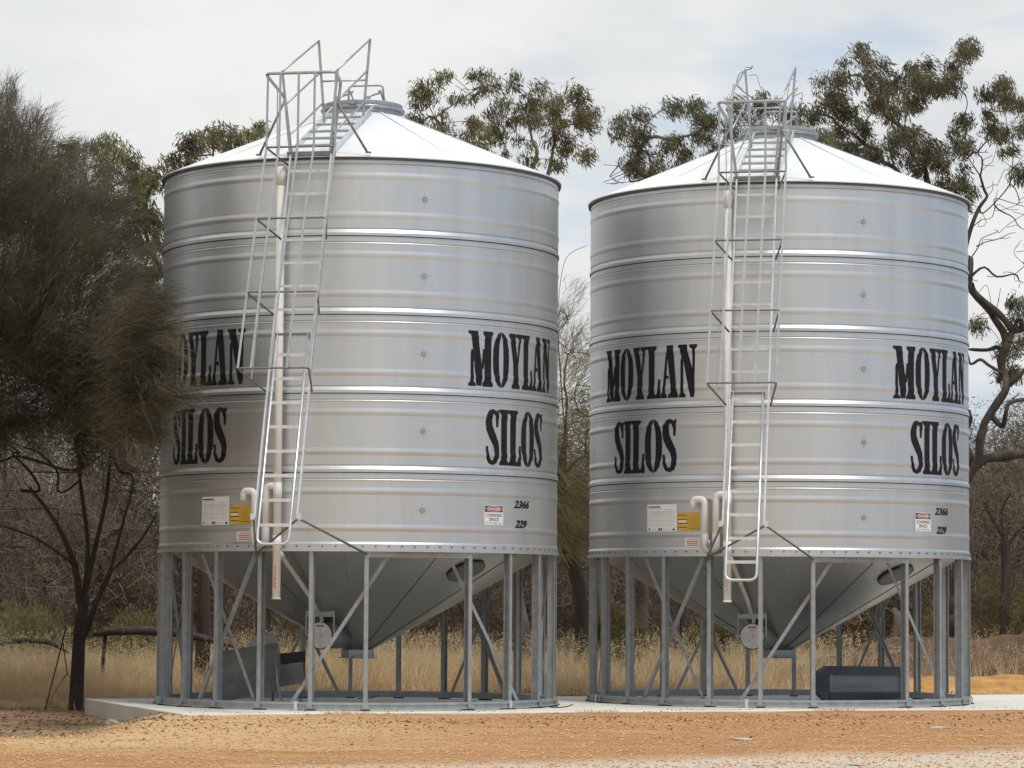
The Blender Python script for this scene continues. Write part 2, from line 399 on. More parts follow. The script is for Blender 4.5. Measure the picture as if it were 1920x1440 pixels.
GL = {
 'M': (.62, [[(0,0),(.17,0),(.17,.04),(.115,.09),(.105,.6),(.08,.67),(.06,.6),(.055,.09),(0,.04)],
             [(0,1),(.22,1),(.24,.83),(.335,.3),(.335,.13),(.31,.01),(.21,.01),(.19,.12),(.10,.78),(.06,.93),(0,.95)],
             [(.335,.34),(.36,.31),(.395,.45),(.395,.68),(.375,.68)],
             [(.385,1),(.62,1),(.62,.94),(.575,.9),(.57,.11),(.62,.06),(.62,0),(.36,0),(.36,.06),(.41,.11),(.42,.9),(.385,.94)]]),
 'O': (.45, [[(.205,1),(.13,.96),(.06,.86),(.01,.7),(0,.5),(.01,.3),(.06,.14),(.13,.04),(.205,0),(.205,.06),(.17,.14),(.15,.3),(.145,.5),(.15,.7),(.17,.86),(.205,.94)],
             [(.245,1),(.32,.96),(.39,.86),(.44,.7),(.45,.5),(.44,.3),(.39,.14),(.32,.04),(.245,0),(.245,.06),(.28,.14),(.30,.3),(.305,.5),(.30,.7),(.28,.86),(.245,.94)]]),
 'Y': (.42, [[(0,1),(.2,1),(.2,.94),(.17,.91),(.28,.42),(.28,.11),(.33,.06),(.33,0),(.09,0),(.09,.06),(.14,.11),(.14,.45),(.04,.9),(0,.94)],
             [(.24,1),(.42,1),(.42,.95),(.37,.91),(.29,.47),(.27,.5),(.32,.9),(.24,.95)]]),
 'L': (.37, [[(0,1),(.26,1),(.26,.95),(.2,.9),(.19,.12),(.21,.07),(.27,.07),(.31,.14),(.325,.36),(.36,.36),(.37,0),(0,0),(0,.05),(.05,.1),(.05,.9),(0,.95)]]),
 'A': (.44, [[(0,0),(.15,0),(.15,.05),(.10,.1),(.125,.36),(.20,.36),(.2,.42),(.135,.43),(.165,.8),(.15,.86),(.13,.78),(.05,.12),(0,.06)],
             [(.16,1),(.31,1),(.33,.82),(.40,.15),(.44,.06),(.44,0),(.2,0),(.2,.05),(.27,.1),(.275,.2),(.17,.85)]]),
 'N': (.45, [[(.02,0),(.17,0),(.17,.05),(.115,.09),(.105,.7),(.085,.77),(.06,.7),(.06,.09),(.02,.05)],
             [(0,1),(.2,1),(.22,.85),(.385,.42),(.395,.1),(.37,0),(.315,0),(.28,.1),(.12,.74),(.06,.82),(.05,.92),(0,.95)],
             [(.28,1),(.45,1),(.45,.95),(.40,.91),(.39,.45),(.36,.47),(.355,.91),(.28,.95)]]),
 'S': (.34, [[(.33,.99),(.305,.68),(.275,.68),(.27,.8),(.25,.88),(.20,.93),(.16,.9),(.14,.82),(.155,.7),(.22,.58),(.31,.42),(.335,.3),(.33,.15),(.27,.04),(.17,0),(.07,.03),(.02,.12),(.005,.33),(.04,.33),(.06,.2),(.09,.12),(.14,.07),(.19,.09),(.225,.15),(.23,.25),(.2,.35),(.1,.48),(.02,.62),(0,.75),(.02,.88),(.09,.97),(.17,1),(.25,.97),(.29,.965)]]),
 'I': (.23, [[(0,1),(.23,1),(.23,.95),(.185,.9),(.185,.1),(.23,.05),(.23,0),(0,0),(0,.05),(.045,.1),(.045,.9),(0,.95)]]),
}
def spans(poly, y):
    xs = []; n = len(poly)
    for i in range(n):
        (x0, y0), (x1, y1) = poly[i], poly[(i + 1) % n]
        if (y0 <= y) != (y1 <= y): xs.append(x0 + (y - y0) / (y1 - y0) * (x1 - x0))
    xs.sort(); return list(zip(xs[::2], xs[1::2]))
def lettering(word, a0, a1, zb, zt, parent, seed):
    rr = random.Random(seed); ph = [rr.uniform(0, 6) for _ in range(4)]
    gap = .028; total = sum(GL[c][0] for c in word) + gap * (len(word) - 1)
    rows = 96; H = zt - zb; vs = []; fs = []; x = 0
    for c in word:
        wd, polys = GL[c]
        for poly in polys:
            for i in range(rows):
                y0, y1 = i / rows, (i + 1) / rows; ym = (y0 + y1) / 2
                for (p, q) in spans(poly, ym):
                    j = .0014 * (math.sin(ym * 47 + ph[0] + x * 9) + .7 * math.sin(ym * 113 + ph[1] + x * 5))
                    p_, q_ = p + j - .011, q + .011 + .0016 * (math.sin(ym * 61 + ph[2] + x * 7) + .7 * math.sin(ym * 131 + ph[3]))
                    if q_ - p_ < .004: continue
                    k = max(1, int((q_ - p_) / .06)); base = len(vs)
                    for yy in (y0, y1):
                        z = zb + yy * H; r_ = max(wall_r(zb + y0 * H), wall_r(zb + y1 * H), wall_r(z)) if False else wall_r(z)
                        for s_ in range(k + 1):
                            g = (x + p_ + (q_ - p_) * s_ / k) / total
                            vs.append(cyl(a0 + (a1 - a0) * g, r_ + .0035, z))
                    for s_ in range(k): fs.append((base + s_, base + s_ + 1, base + k + 2 + s_, base + k + 1 + s_))
        x += wd + gap
    mb = MB(); mb.smooth = True; mb.add(vs, fs); return mb.build('painted_lettering', MT['black'], parent)

_tcache = {}
def text_geo(s, shear=0.0, bold=0.0):
    key = (s, shear, bold)
    if key in _tcache: return _tcache[key]
    cu = bpy.data.curves.new('t', 'FONT'); cu.body = s; cu.size = 1; cu.shear = shear; cu.offset = bold; cu.resolution_u = 3
    ob = bpy.data.objects.new('t', cu); COL.objects.link(ob)
    dg = bpy.context.evaluated_depsgraph_get(); me = ob.evaluated_get(dg).to_mesh()
    vs = [tuple(v.co) for v in me.vertices]; fs = [tuple(p.vertices) for p in me.polygons]
    ob.evaluated_get(dg).to_mesh_clear(); bpy.data.objects.remove(ob); bpy.data.curves.remove(cu)
    x0 = min(v[0] for v in vs); x1 = max(v[0] for v in vs); y0 = min(v[1] for v in vs); y1 = max(v[1] for v in vs)
    vs = [((v[0] - x0) / (x1 - x0), (v[1] - y0) / (y1 - y0)) for v in vs]
    _tcache[key] = (vs, fs); return _tcache[key]
class Sticker:
    """flat label bent round the wall: angle range a0..a1, heights z0..z1; inner items in 0..1 units"""
    def __init__(s, a0, a1, z0, z1, off=.004): s.a0, s.a1, s.z0, s.z1, s.off = a0, a1, z0, z1, off; s.mb = MB(); s.r = max(wall_r(z0 + (z1 - z0) * i / 8) for i in range(9))
    def pt(s, x, y, lay): return cyl(s.a0 + (s.a1 - s.a0) * x, s.r + s.off + .0012 * lay, s.z0 + (s.z1 - s.z0) * y)
    def rect(s, x0, y0, x1, y1, m_, lay):
        k = max(1, int((x1 - x0) * 8)); s.mb.m = m_
        vs = [s.pt(x0 + (x1 - x0) * i / k, y, lay) for y in (y0, y1) for i in range(k + 1)]
        s.mb.add(vs, [(i, i + 1, k + 2 + i, k + 1 + i) for i in range(k)])
    def ell(s, cx, cy, rx, ry, m_, lay):
        s.mb.m = m_; vs = [s.pt(cx, cy, lay)] + [s.pt(cx + rx * math.cos(i * math.pi / 12), cy + ry * math.sin(i * math.pi / 12), lay) for i in range(24)]
        s.mb.add(vs, [(0, 1 + i, 1 + (i + 1) % 24) for i in range(24)])
    def text(s, t, x0, y0, x1, y1, m_, lay, shear=0, bold=.01):
        vs, fs = text_geo(t, shear, bold); s.mb.m = m_
        s.mb.add([s.pt(x0 + (x1 - x0) * v[0], y0 + (y1 - y0) * v[1], lay) for v in vs], fs)

AL = -31.0                                      # the bearing of the ladder round the silo
def LP(t, r, z): return dirv(AL) * r + tanv(AL) * t + Vector((0, 0, z))
SL = .318; BET = math.atan(SL)
def rl(z): return 2.64 + (6.6 - z) * SL

def channel(mb, a, z0, z1, r0=2.468, depth=.095, w_=.052, th=.007, flip=1):
    d, t = dirv(a), tanv(a) * flip
    pts = [(0, 0), (depth, 0), (depth, w_), (depth - th, w_), (depth - th, th), (th, th), (th, w_), (0, w_)]
    vs = [d * (r0 + p) + t * (q - w_ / 2) + Vector((0, 0, z)) for z in (z0, z1) for p, q in pts]
    n = len(pts); mb.add(vs, [(i, (i + 1) % n, n + (i + 1) % n, n + i) for i in range(n)] + [tuple(range(n - 1, -1, -1)), tuple(range(n, 2 * n))])

def build_silo(loc, P_, label):
    root = empty('grain_silo', loc, SROT); tag(root, label, 'grain silo', 'matching galvanised grain silos')
    wall = wall_mesh().build('silo_wall', MT['sheet'], root)
    b0 = None
    for i in range(100):
        a = i * 3.6 + 1.8; a = a - 360 if a > 180 else a
        if abs(a + P_['face']) > 88: continue
        if b0 is None:
            b = MB(); b.tube([(0, 0, 0), (0, -.013, 0)], .012, 6); b0 = b.build('bolt', MT['dgalv'], wall); bb = b0
        else: bb = b0.copy(); COL.objects.link(bb)
        bb.location = cyl(a, RW + .012, Z0 + .062); bb.rotation_euler = (0, 0, R(a))
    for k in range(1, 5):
        q = MB(); zz = Z0 + k * TH; q.lathe([(RW - .01, zz - .009), (RW + .0105, zz - .009), (RW + .0105, zz - .0004), (RW - .01, zz - .0004)], 120, sharp=(1, 2)); q.build('seam_shade', MT['dark'], wall)  # black ring paints the shadow gap below each sheet lip
    for z in (6.21, 5.27, 4.32, 3.38, 2.42):
        s = MB(); c = cyl(.3, RW - .002, z); d = dirv(.3); t = tanv(.3)
        s.tube([c, c + d * .008], .038, 18); s.m = 1; s.tube([c + d * .008, c + d * .011], .022, 14)
        for k in range(4):
            e_ = c + (t * math.cos(k * math.pi / 2) + Vector((0, 0, 1)) * math.sin(k * math.pi / 2)) * .068
            s.tube([e_, e_ + d * .006], .006, 6)
        s.build('sight_port', [MT['tube'], MT['galv']], wall)
    # roof
    SLP = (7.585 - 6.712) / (2.585 - .5)
    rf = MB(); rf.lathe([(2.54, 6.700), (2.588, 6.700), (2.590, 6.712), (2.583, 6.716), (2.0, 6.716 + .583 * SLP), (1.2, 6.716 + 1.383 * SLP), (.50, 7.585)], 120, sharp=(1, 2, 3))
    roof = rf.build('roof', MT['roof'], root)
    q = MB(); q.lathe([(2.553, 6.672), (2.582, 6.672), (2.582, 6.6995), (2.553, 6.6995)], 120, sharp=(1, 2)); q.build('eave_shade', MT['rubber_and_shade'], roof)  # dark band puts the shade under the roof edge into colour
    sm = MB()
    for k in range(10):
        a = k * 36 + 10; sm.bar(cyl(a, 2.57, 6.722), cyl(a, .52, 7.590), .04, .002, side=tanv(a))
    sm.build('roof_seams', MT['roof'], roof)
    cl = MB(); cl.lathe([(.49, 7.56), (.49, 7.635), (.54, 7.645), (.55, 7.665), (.54, 7.680), (.50, 7.684), (.50, 7.70)], 64, sharp=(1, 2, 4, 5))
    cl.build('roof_collar', MT['tube'], roof)
    ld = MB(); ld.lathe([(.48, 7.695), (.515, 7.692), (.518, 7.735), (.50, 7.745), (.3, 7.765), (.02, 7.775)], 64, sharp=(1, 2, 3))
    ld.box(LP(0, .575, 7.70), (.10, .10, .05), Matrix.Rotation(R(AL), 3, 'Z')); lid = ld.build('lid', MT['tube'], root)
    h = MB(); q = -.15
    h.tube(bend([LP(-.23, q, 7.77), LP(-.23, q, 8.03), LP(.23, q, 8.03), LP(.23, q - .03, 7.9), LP(.27, q - .05, 7.74)], .05), .013, 8)
    for s_ in (-1, 1):
        h.tube([LP(s_ * .2 - .06, .30, 7.81), LP(s_ * .2, q + .02, 7.93)], .014, 8)
        h.tube([LP(s_ * .2, q + .02, 7.95), LP(s_ * .2 + .03, q - .1, 7.80)], .011, 8)
        h.box(LP(s_ * .2 - .06, .30, 7.80), (.06, .05, .035)); h.tube([LP(s_ * .2 - .03, q, 7.955), LP(s_ * .2 + .03, q, 7.955)], .017, 8)
    h.build('lid_handle', MT['tube'], lid)
    # hopper
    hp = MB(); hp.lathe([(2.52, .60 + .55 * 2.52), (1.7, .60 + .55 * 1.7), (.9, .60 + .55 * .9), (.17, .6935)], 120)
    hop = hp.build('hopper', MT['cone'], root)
    sb = MB()
    for k in range(12):
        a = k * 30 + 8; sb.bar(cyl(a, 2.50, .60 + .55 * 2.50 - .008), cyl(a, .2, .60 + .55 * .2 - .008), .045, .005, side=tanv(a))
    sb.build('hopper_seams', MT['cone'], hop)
    o = MB(); Rz = Matrix.Rotation(0, 3, 'Z')
    o.box((0, 0, .645), (.34, .34, .11)); o.box((0, 0, .592), (.42, .36, .012)); o.box((0, -.2, .61), (.26, .08, .02)); o.box((.18, 0, .66), (.03, .10, .05))
    o.build('outlet_gate', MT['galv'], hop, bevel=.004)
    # round dark cover on the hopper
    a = 24; rc = 2.02; c = cyl(a, rc, .60 + .55 * rc - .008); nrm = (dirv(a) * .55 - Vector((0, 0, 1))).normalized()
    k_ = MB(); k_.tube([c, c + nrm * .018], .25, 32); k_.m = 1; k_.tube([c + nrm * .018, c + nrm * .021], .225, 32)
    k_.build('hopper_cover', [MT['rubber_and_shade'], MT['darkplate']], hop)
    # inspection hatch on its stub, with the stay frame above
    a = -44; c = cyl(a, 1.03, .885); d, t = dirv(a), tanv(a); u_ = Vector((0, 0, 1))
    st = MB(); st.tube([c - d * .55, c], .165, 32); hatch = st.build('hatch', MT['dgalv'], hop)
    cv = MB(); cv.m = 1; cv.tube([c, c + d * .012], .174, 36); cv.m = 0; cv.tube([c + d * .012, c + d * .02], .163, 36)
    cv.bar(c + d * .03 - t * .17, c + d * .03 + t * .17, .02, .012); cv.tube([c + d * .02, c + d * .06], .02, 10)
    cvo = cv.build('hatch_cover', [MT['disc'], MT['dark']], hatch)
    lb = MB()
    def rect3(cx, cz, w2, h2, m_, off):
        lb.m = m_; o_ = c + d * off
        lb.add([o_ + t * (cx - w2) + u_ * (cz - h2), o_ + t * (cx + w2) + u_ * (cz - h2), o_ + t * (cx + w2) + u_ * (cz + h2), o_ + t * (cx - w2) + u_ * (cz + h2)], [(0, 1, 2, 3)])
    rect3(0, .085, .055, .045, 0, .0215); rect3(0, .117, .052, .011, 1, .0225); rect3(0, .117, .035, .007, 2, .0235)
    for j in range(4): rect3(0, .092 - j * .013, .043 - .006 * (j % 2), .003, 2, .0225)
    lb.build('hatch_label', [MT['white'], MT['ink'], MT['redtxt']], cvo)
    fr = MB(); fc = c + d * .02
    for s_ in (-1, 1): fr.bar(fc + t * .195 * s_ + u_ * .0, fc + t * .195 * s_ + u_ * .40, .018, .012, side=t)
    fr.bar(fc - t * .20 + u_ * .29, fc + t * .20 + u_ * .29, .115, .008); fr.bar(fc + t * .02 + u_ * .17, fc + t * .02 + u_ * .24, .05, .01, side=t)
    for s_ in (-1, 1): fr.tube([fc + t * .195 * s_ + u_ * .36, fc + t * .195 * s_ - d * .04 + u_ * .46], .010, 6)
    fr.build('hatch_stay', MT['galv'], hatch)
    # base ring
    br = MB(); br.lathe([(2.475, .014), (2.578, .014), (2.580, .034), (2.568, .036), (2.568, .072), (2.580, .074), (2.578, .100), (2.475, .100), (2.475, .014)], 120, sharp=(1, 2, 3, 4, 5, 6, 7))
    ring = br.build('base_ring', MT['galv'], root)
    for a in (-93, -33.8, 29.5 if P_['i'] == 0 else 52, 150):
        q = MB(); q.box(cyl(a, 2.586, .055), (.045, .012, .105), Matrix.Rotation(R(a), 3, 'Z')); q.box(cyl(a, 2.53, .106), (.045, .11, .010), Matrix.Rotation(R(a), 3, 'Z'))
        q.build('joint_plate', MT['bright'], ring)
    for k in range(24):
        if k == 0: continue
        a = k * 15; a = a - 360 if a > 180 else a
        lg = MB(); channel(lg, a, .10, Z0 - .002, flip=1 if a < 0 else -1)
        leg = lg.build('leg', MT['galv'], root)
        fp = MB(); fp.box(cyl(a, 2.53, .007), (.11, .16, .012), Matrix.Rotation(R(a), 3, 'Z')); fp.m = 1
        fp.box(cyl(a, 2.584, .055), (.075, .008, .07), Matrix.Rotation(R(a), 3, 'Z'))
        fp.build('foot_plate', [MT['dark'], MT['galv']], leg)
    hb = MB(); hb.bar(cyl(-15.2, 2.545, Z0 - .036), cyl(15.2, 2.545, Z0 - .036), .066, .05); hb.build('header_beam', MT['galv'], root)
    def brace(a0, a1):
        q = MB(); p0, p1 = cyl(a0, 2.452, .09), cyl(a1, 2.452, Z0 - .02)
        q.bar(p0, p1, .045, .006, side=tanv((a0 + a1) / 2)); n_ = dirv((a0 + a1) / 2)
        q.bar(p0 - n_ * .02 + tanv((a0 + a1) / 2) * .018, p1 - n_ * .02 + tanv((a0 + a1) / 2) * .018, .035, .005, side=n_)
        q.build('brace', MT['galv'], root)
    brace(-36, -8.3); brace(37, 9)
    for cx in (-59, 60, 120, 180, 240):
        brace(cx - 11, cx + 11); 
        q = MB(); q.bar(cyl(cx + 11, 2.425, .09), cyl(cx - 11, 2.425, Z0 - .02), .045, .006, side=tanv(cx)); q.build('brace', MT['galv'], root)
    # fixed ladder, leaning outwards towards its foot
    tp, bt = 6.72, 2.27
    lad = empty('ladder', (0, 0, 0), 0, root)
    for s_ in (-1, 1):
        q = MB(); q.bar(LP(s_ * .255, rl(tp), tp), LP(s_ * .255, rl(bt), bt), .022, .05, side=tanv(AL)); q.build('stringer', MT['bright'], lad)
        q = MB(); z = bt + .02; q.box(LP(s_ * .28, rl(z), z), (.05, .06, .07), Matrix.Rotation(R(AL), 3, 'Z')); q.build('stay_bracket', MT['bright'], lad)
    slide_top = P_['stop']; z = 6.52
    while z > slide_top + .1:
        q = MB(); q.bar(LP(-.245, rl(z), z), LP(.245, rl(z), z), .032, .014); q.build('rung', MT['bright'], lad); z -= .290
    # sliding lower section
    sl_ = empty('sliding_ladder', (0, 0, 0), 0, root); ofs = .055; sb_ = P_['sbot']
    def q2(t, z): return LP(t, rl(z) + ofs, z)
    q = MB(); q.tube(bend([q2(-.19, slide_top), q2(-.19, sb_), q2(.19, sb_), q2(.19, slide_top)], .09, 6), .017, 8); q.build('stringer', MT['bright'], sl_)
    zz = sb_ + .22
    while zz < slide_top - .05:
        q = MB(); q.bar(q2(-.18, zz), q2(.18, zz), .038, .020); q.build('rung', MT['bright'], sl_); zz += .290
    q = MB(); q.bar(q2(-.21, slide_top - .03), q2(.21, slide_top - .03), .03, .02); q.box(q2(-.2, slide_top - .06), (.02, .03, .09)); q.box(q2(.2, slide_top - .06), (.02, .03, .09))
    q.build('latch_bar', MT['dgalv'], sl_)
    # stays from the ladder foot to the legs
    for s_, la in ((1, -15), (1, -46), (-1, -46)):
        q = MB(); q.tube([LP(s_ * .27, rl(bt) + .01, bt), cyl(la, 2.57, Z0 - .03 - (.03 if s_ < 0 else 0))], .014, 6); q.build('ladder_stay', MT['dgalv'], root)
    q = MB(); 
    # cage
    cage = empty('safety_cage', (0, 0, 0), 0, root)
    levels = [(6.60, .50), (5.66, .60), (4.72, .68), (3.78, .74)]
    def front(t, lv): z, dp = lv; return LP(t, rl(z) + dp * math.cos(BET), z + dp * math.sin(BET))
    for lv in levels:
        z = lv[0]; q = MB()
        q.tube(bend([LP(-.28, rl(z) - .02, z), front(-.43, lv), front(.43, lv), LP(.28, rl(z) - .02, z)], .05), .0125, 8); q.build('hoop', MT['dgalv'], cage)
    q = MB(); zt = 7.65; rfz = rl(6.60) + .5 * math.cos(BET)
    q.tube(bend([LP(-.26, 2.56, 6.73), LP(-.35, 2.56, 7.44), LP(-.45, rfz - .02, zt), LP(.42, rfz - .02, zt), LP(.35, 2.56, 7.62), LP(.26, 2.56, 6.73)], .07, 5), .019, 8)
    q.build('hoop', MT['tube'], cage)
    for t in (-.425, -.26, -.03, .17, .425):
        q = MB(); pts = [LP(t * .99, rfz - .02, zt)] + [front(t, lv) for lv in levels]
        if abs(t) > .4: pts = [p_ + dirv(AL) * -.012 for p_ in pts]
        else: pts = [p_ + dirv(AL) * .018 for p_ in pts]
        q.bar(pts[0], pts[1], .026, .008, side=tanv(AL))
        for i in range(1, 4): q.bar(pts[i], pts[i + 1], .026, .008, side=tanv(AL))
        q.build('cage_bar', MT['tube'], cage)
    for s_ in (-1, 1):
        q = MB(); pts = [(front(s_ * .43, lv) + LP(s_ * .28, rl(lv[0]), lv[0])) / 2 for lv in levels]; p0 = LP(s_ * .37, (2.56 + rfz) / 2, 7.52)
        if s_ < 0: q.bar(p0, pts[0], .026, .008, side=dirv(AL))
        for i in range(3): q.bar(pts[i], pts[i + 1], .026, .008, side=dirv(AL))
        q.build('cage_bar', MT['tube'], cage)
    # roof ladder and hand rails
    rld = empty('roof_ladder', (0, 0, 0), 0, root)
    def rz(r): return 6.716 + (2.585 - r) * SLP
    for s_ in (-1, 1):
        q = MB(); q.bar(LP(s_ * .265, 2.56, rz(2.56) + .055), LP(s_ * .265, .56, rz(.56) + .055), .05, .022, side=Vector((0, 0, 1))); q.build('stringer', MT['bright'], rld)
    for i in range(6):
        r_ = 2.38 - i * .33; q = MB(); q.bar(LP(-.26, r_, rz(r_) + .07), LP(.26, r_, rz(r_) + .07), .028, .016); q.build('rung', MT['galv'], rld)
    q = MB(); q.bar(LP(-.30, 2.60, 6.74), LP(.30, 2.60, 6.74), .05, .05); q.build('eave_plate', MT['dgalv'], rld)
    for s_ in (-1, 1):
        hr = empty('hand_rail', (0, 0, 0), 0, root)
        n0, n1_, f0, f1 = LP(s_ * .25 - .02, 2.58, 6.74), LP(s_ * .345 - .03, 2.60, 7.76), LP(s_ * .25, 1.02, rz(1.02)), LP(s_ * .335, 1.02, 8.42)
        q = MB(); q.bar(n0, n1_, .028, .028, side=tanv(AL)); q.build('post', MT['tube'], hr)
        q = MB(); q.bar(f0, f1 + (f1 - f0).normalized() * .01, .028, .028, side=tanv(AL)); q.build('post', MT['tube'], hr)
        for fz in (1, .60, .22):
            q = MB(); q.tube([n0.lerp(n1_, fz), f0.lerp(f1, fz if fz == 1 else fz + .02)], .013, 8); q.build('rail', MT['tube'], hr)
        q = MB(); q.tube([n0.lerp(n1_, .66), LP(s_ * .68, 2.50, 6.75)], .015, 8); q.box(LP(s_ * .69, 2.50, 6.755), (.06, .04, .02)); q.build('stay', MT['dgalv'], hr)
        if s_ == 1:
            q = MB(); q.tube([LP(-.30, 1.02, 7.90), LP(.31, 1.02, 7.90)], .012, 8); q.build('rail', MT['tube'], hr)
    # pvc filling line and siphon
    ap = -38.9; rp = 2.665
    pv = MB(); pv.tube([cyl(ap, rp, 6.52), cyl(ap, rp, 1.335)], .049, 16); pipe = pv.build('vent_pipe', MT['pvc'], root)
    for z_a, z_b, rr_, mm_ in ((6.58, 6.36, .054, 'pvc'), (2.10, 1.92, .052, 'pvc'), (2.74, 2.50, .054, 'pvc'), (1.352, 1.33, .056, 'pvcg' if P_['i'] == 0 else 'pvc')):
        q = MB(); q.tube([cyl(ap, rp, z_a), cyl(ap, rp, z_b)], rr_, 16); q.build('pipe_socket', MT[mm_], pipe)
    q = MB(); d, t = dirv(ap), tanv(ap)
    rr = random.Random(P_['i'] + 4)
    for j in range(16):
        z = 1.72 - j * .018; w2 = rr.uniform(.004, .010)
        for cx in (-.010, .008):
            if rr.random() < .8: q.add([cyl(ap, rp + .0502, z) + t * (cx - w2), cyl(ap, rp + .0502, z) + t * (cx + w2), cyl(ap, rp + .0502, z + .011) + t * (cx + w2), cyl(ap, rp + .0502, z + .011) + t * (cx - w2)], [(0, 1, 2, 3)])
    q.build('pipe_print', MT['redtxt'] if P_['i'] == 0 else MT['grey'], pipe)
    q = MB(); q.tube(bend([cyl(ap, rp, 1.93), cyl(ap + .6, rp - .12, 1.84), cyl(ap - 1.5, 1.5, 1.36), cyl(ap - 3, 1.22, 1.18)], .06), .028, 10); q.tube([cyl(ap, rp - .02, 1.90), cyl(ap + .4, rp - .13, 1.84)], .045, 12)
    q.build('branch_pipe', MT['pvcg'], pipe)
    pa, pb = -45.4, -42.1; zb = 2.02
    sp = MB()
    sp.tube(bend([cyl(-48.8, rp + .01, 2.525), cyl(-48.8, rp + .01, 2.64), cyl(pa, rp + .01, 2.64), cyl(pa, rp + .01, 2.12)], .10, 6), .043, 14)
    sp.tube(bend([cyl(pb, rp + .01, 2.12), cyl(pb, rp + .01, 2.70), cyl(ap, rp, 2.70)], .09, 6), .043, 14); sip = sp.build('siphon_pipe', MT['pvc'], root)
    q = MB(); q.tube(bend([cyl(pa, rp + .01, 2.20), cyl(pa, rp + .01, 1.99), cyl(pb, rp + .01, 1.99), cyl(pb, rp + .01, 2.20)], .07, 5), .050, 14); q.build('pipe_elbow', MT['pvcg'], sip)
    q = MB(); q.tube([cyl((pa + pb) / 2, rp + .06, 2.12), cyl((pa + pb) / 2, rp + .06, 2.02)], .019, 8); q.box(cyl(-43.7, rp - .05, 1.99), (.14, .10, .012), Matrix.Rotation(R(-43.7), 3, 'Z')); q.build('pipe_clamp', MT['galv'], sip)
    # painting and labels
    for (wd, a0, a1, zb_, zt_, sd_) in P_['words']: lettering(wd, a0, a1, zb_, zt_, wall, sd_)
    for (tx, a0, a1, z0, z1) in P_['nums']:
        s = Sticker(a0, a1, z0, z1, .003); s.text(tx, 0, 0, 1, 1, 0, 1, shear=.35, bold=.028)
        for xg in [(i + .5) / len(tx) for i in range(len(tx))]: pass
        s.mb.build('painted_number', MT['black'], wall)
    d0, d1 = P_['danger']; s = Sticker(d0, d1, 2.257, 2.50)
    s.rect(0, 0, 1, 1, 0, 0); s.rect(.03, .66, .97, .97, 1, 1); s.ell(.5, .815, .44, .135, 0, 2); s.ell(.5, .815, .42, .118, 2, 3)
    s.text('DANGER', .17, .745, .83, .885, 0, 4, bold=.02); s.text('CONFINED', .07, .42, .93, .58, 1, 1, bold=.012); s.text('SPACE', .25, .20, .75, .37, 1, 1, bold=.012)
    s.text('ENTRY BY PERMIT ONLY', .06, .06, .94, .135, 3, 1)
    s.mb.build('danger_sign', [MT['white'], MT['ink'], MT['red'], MT['grey']], wall)
    s = Sticker(-66.3, -55.4, 2.235, 2.584); s.rect(0, 0, 1, 1, 0, 0)
    s.rect(.04, .89, .46, .93, 1, 1); s.rect(.04, .845, .50, .860, 2, 1); s.rect(.62, .80, .86, .812, 2, 1)
    for j in range(4): s.rect(.06, .74 - j * .035, .92 - .05 * (j % 2), .748 - j * .035, 2, 1)
    for j in range(11): s.rect(.06 + j * .083, .22, .068 + j * .083, .58, 2, 1)
    for j in range(3): s.rect(.06, .22 + .17 * j, .90, .228 + .17 * j, 2, 1)
    s.rect(.06, .04, .10, .13, 1, 1); s.rect(.40, .03, .46, .13, 1, 1); s.rect(.48, .03, .52, .13, 1, 1); s.rect(.16, .06, .33, .075, 2, 1); s.rect(.56, .06, .78, .075, 2, 1); s.ell(.90, .07, .035, .04, 1, 1)
    s.mb.build('capacity_chart', [MT['white'], MT['ink'], MT['grey']], wall)
    s = Sticker(-55.2, -47.9, 2.238, 2.475); s.rect(0, 0, 1, 1, 0, 0)
    for j in range(4): s.rect(.02, .18 + .22 * j, .46, .215 + .22 * j, 1, 1)
    s.rect(.05, .47, .40, .57, 2, 1); s.rect(.5, .14, .95, .165, 1, 1)
    for j in range(5): s.rect(.52, .30 + .11 * j, .93 - .06 * (j % 2), .315 + .11 * j, 3, 1)
    s.mb.build('safety_label', [MT['yellow'], MT['ink'], MT['white'], MT['litter']], wall)
    s = Sticker(-52.8, -47.8, 2.033, 2.155); s.rect(0, 0, 1, 1, 0, 0)
    s.text('CAUTION', .14, .72, .86, .88, 1, 1); 
    for j in range(3): s.rect(.12 + .04 * (j % 2), .14 + .19 * j, .88 - .05 * (j % 2), .24 + .19 * j, 1, 1)
    s.mb.build('caution_label', [MT['white'], MT['redtxt']], wall)
    return root

MZ, SZ = (3.955, 4.637), (2.997, 3.685)
build_silo(S1, dict(i=0, face=17.2, stop=4.50, sbot=1.97,
    words=[('MOYLAN', 14.1, 52.6, *MZ, 1), ('SILOS', 20.2, 46.4, *SZ, 2), ('MOYLAN', -89.2, -50.7, *MZ, 3), ('SILOS', -83.1, -56.9, *SZ, 4)],
    nums=[('2366', 31.4, 38.8, 2.475, 2.574), ('229', 32.0, 37.6, 2.23, 2.33)], danger=(19.7, 26.8)),
    'tall galvanised grain silo nearest the sheoak tree, its ladder hanging clear of the leg frame')
build_silo(S2, dict(i=1, face=24.9, stop=3.95, sbot=1.60,
    words=[('MOYLAN', 10.4, 48.9, *MZ, 5), ('SILOS', 16.9, 43.1, *SZ, 6), ('MOYLAN', -87.3, -49.1, *MZ, 7), ('SILOS', -81.9, -55.7, *SZ, 8)],
    nums=[('2366', 27.4, 34.9, 2.475, 2.574), ('229', 28.2, 33.8, 2.23, 2.33)], danger=(18.4, 25.4)),
    'tall galvanised grain silo on the right with a navy trough stored under it')


# ------------------------------------------------------------------ stored things under the silos
def tray(name, base, yaw, pitch, prof, length, th, m_, roll=0):
    pass
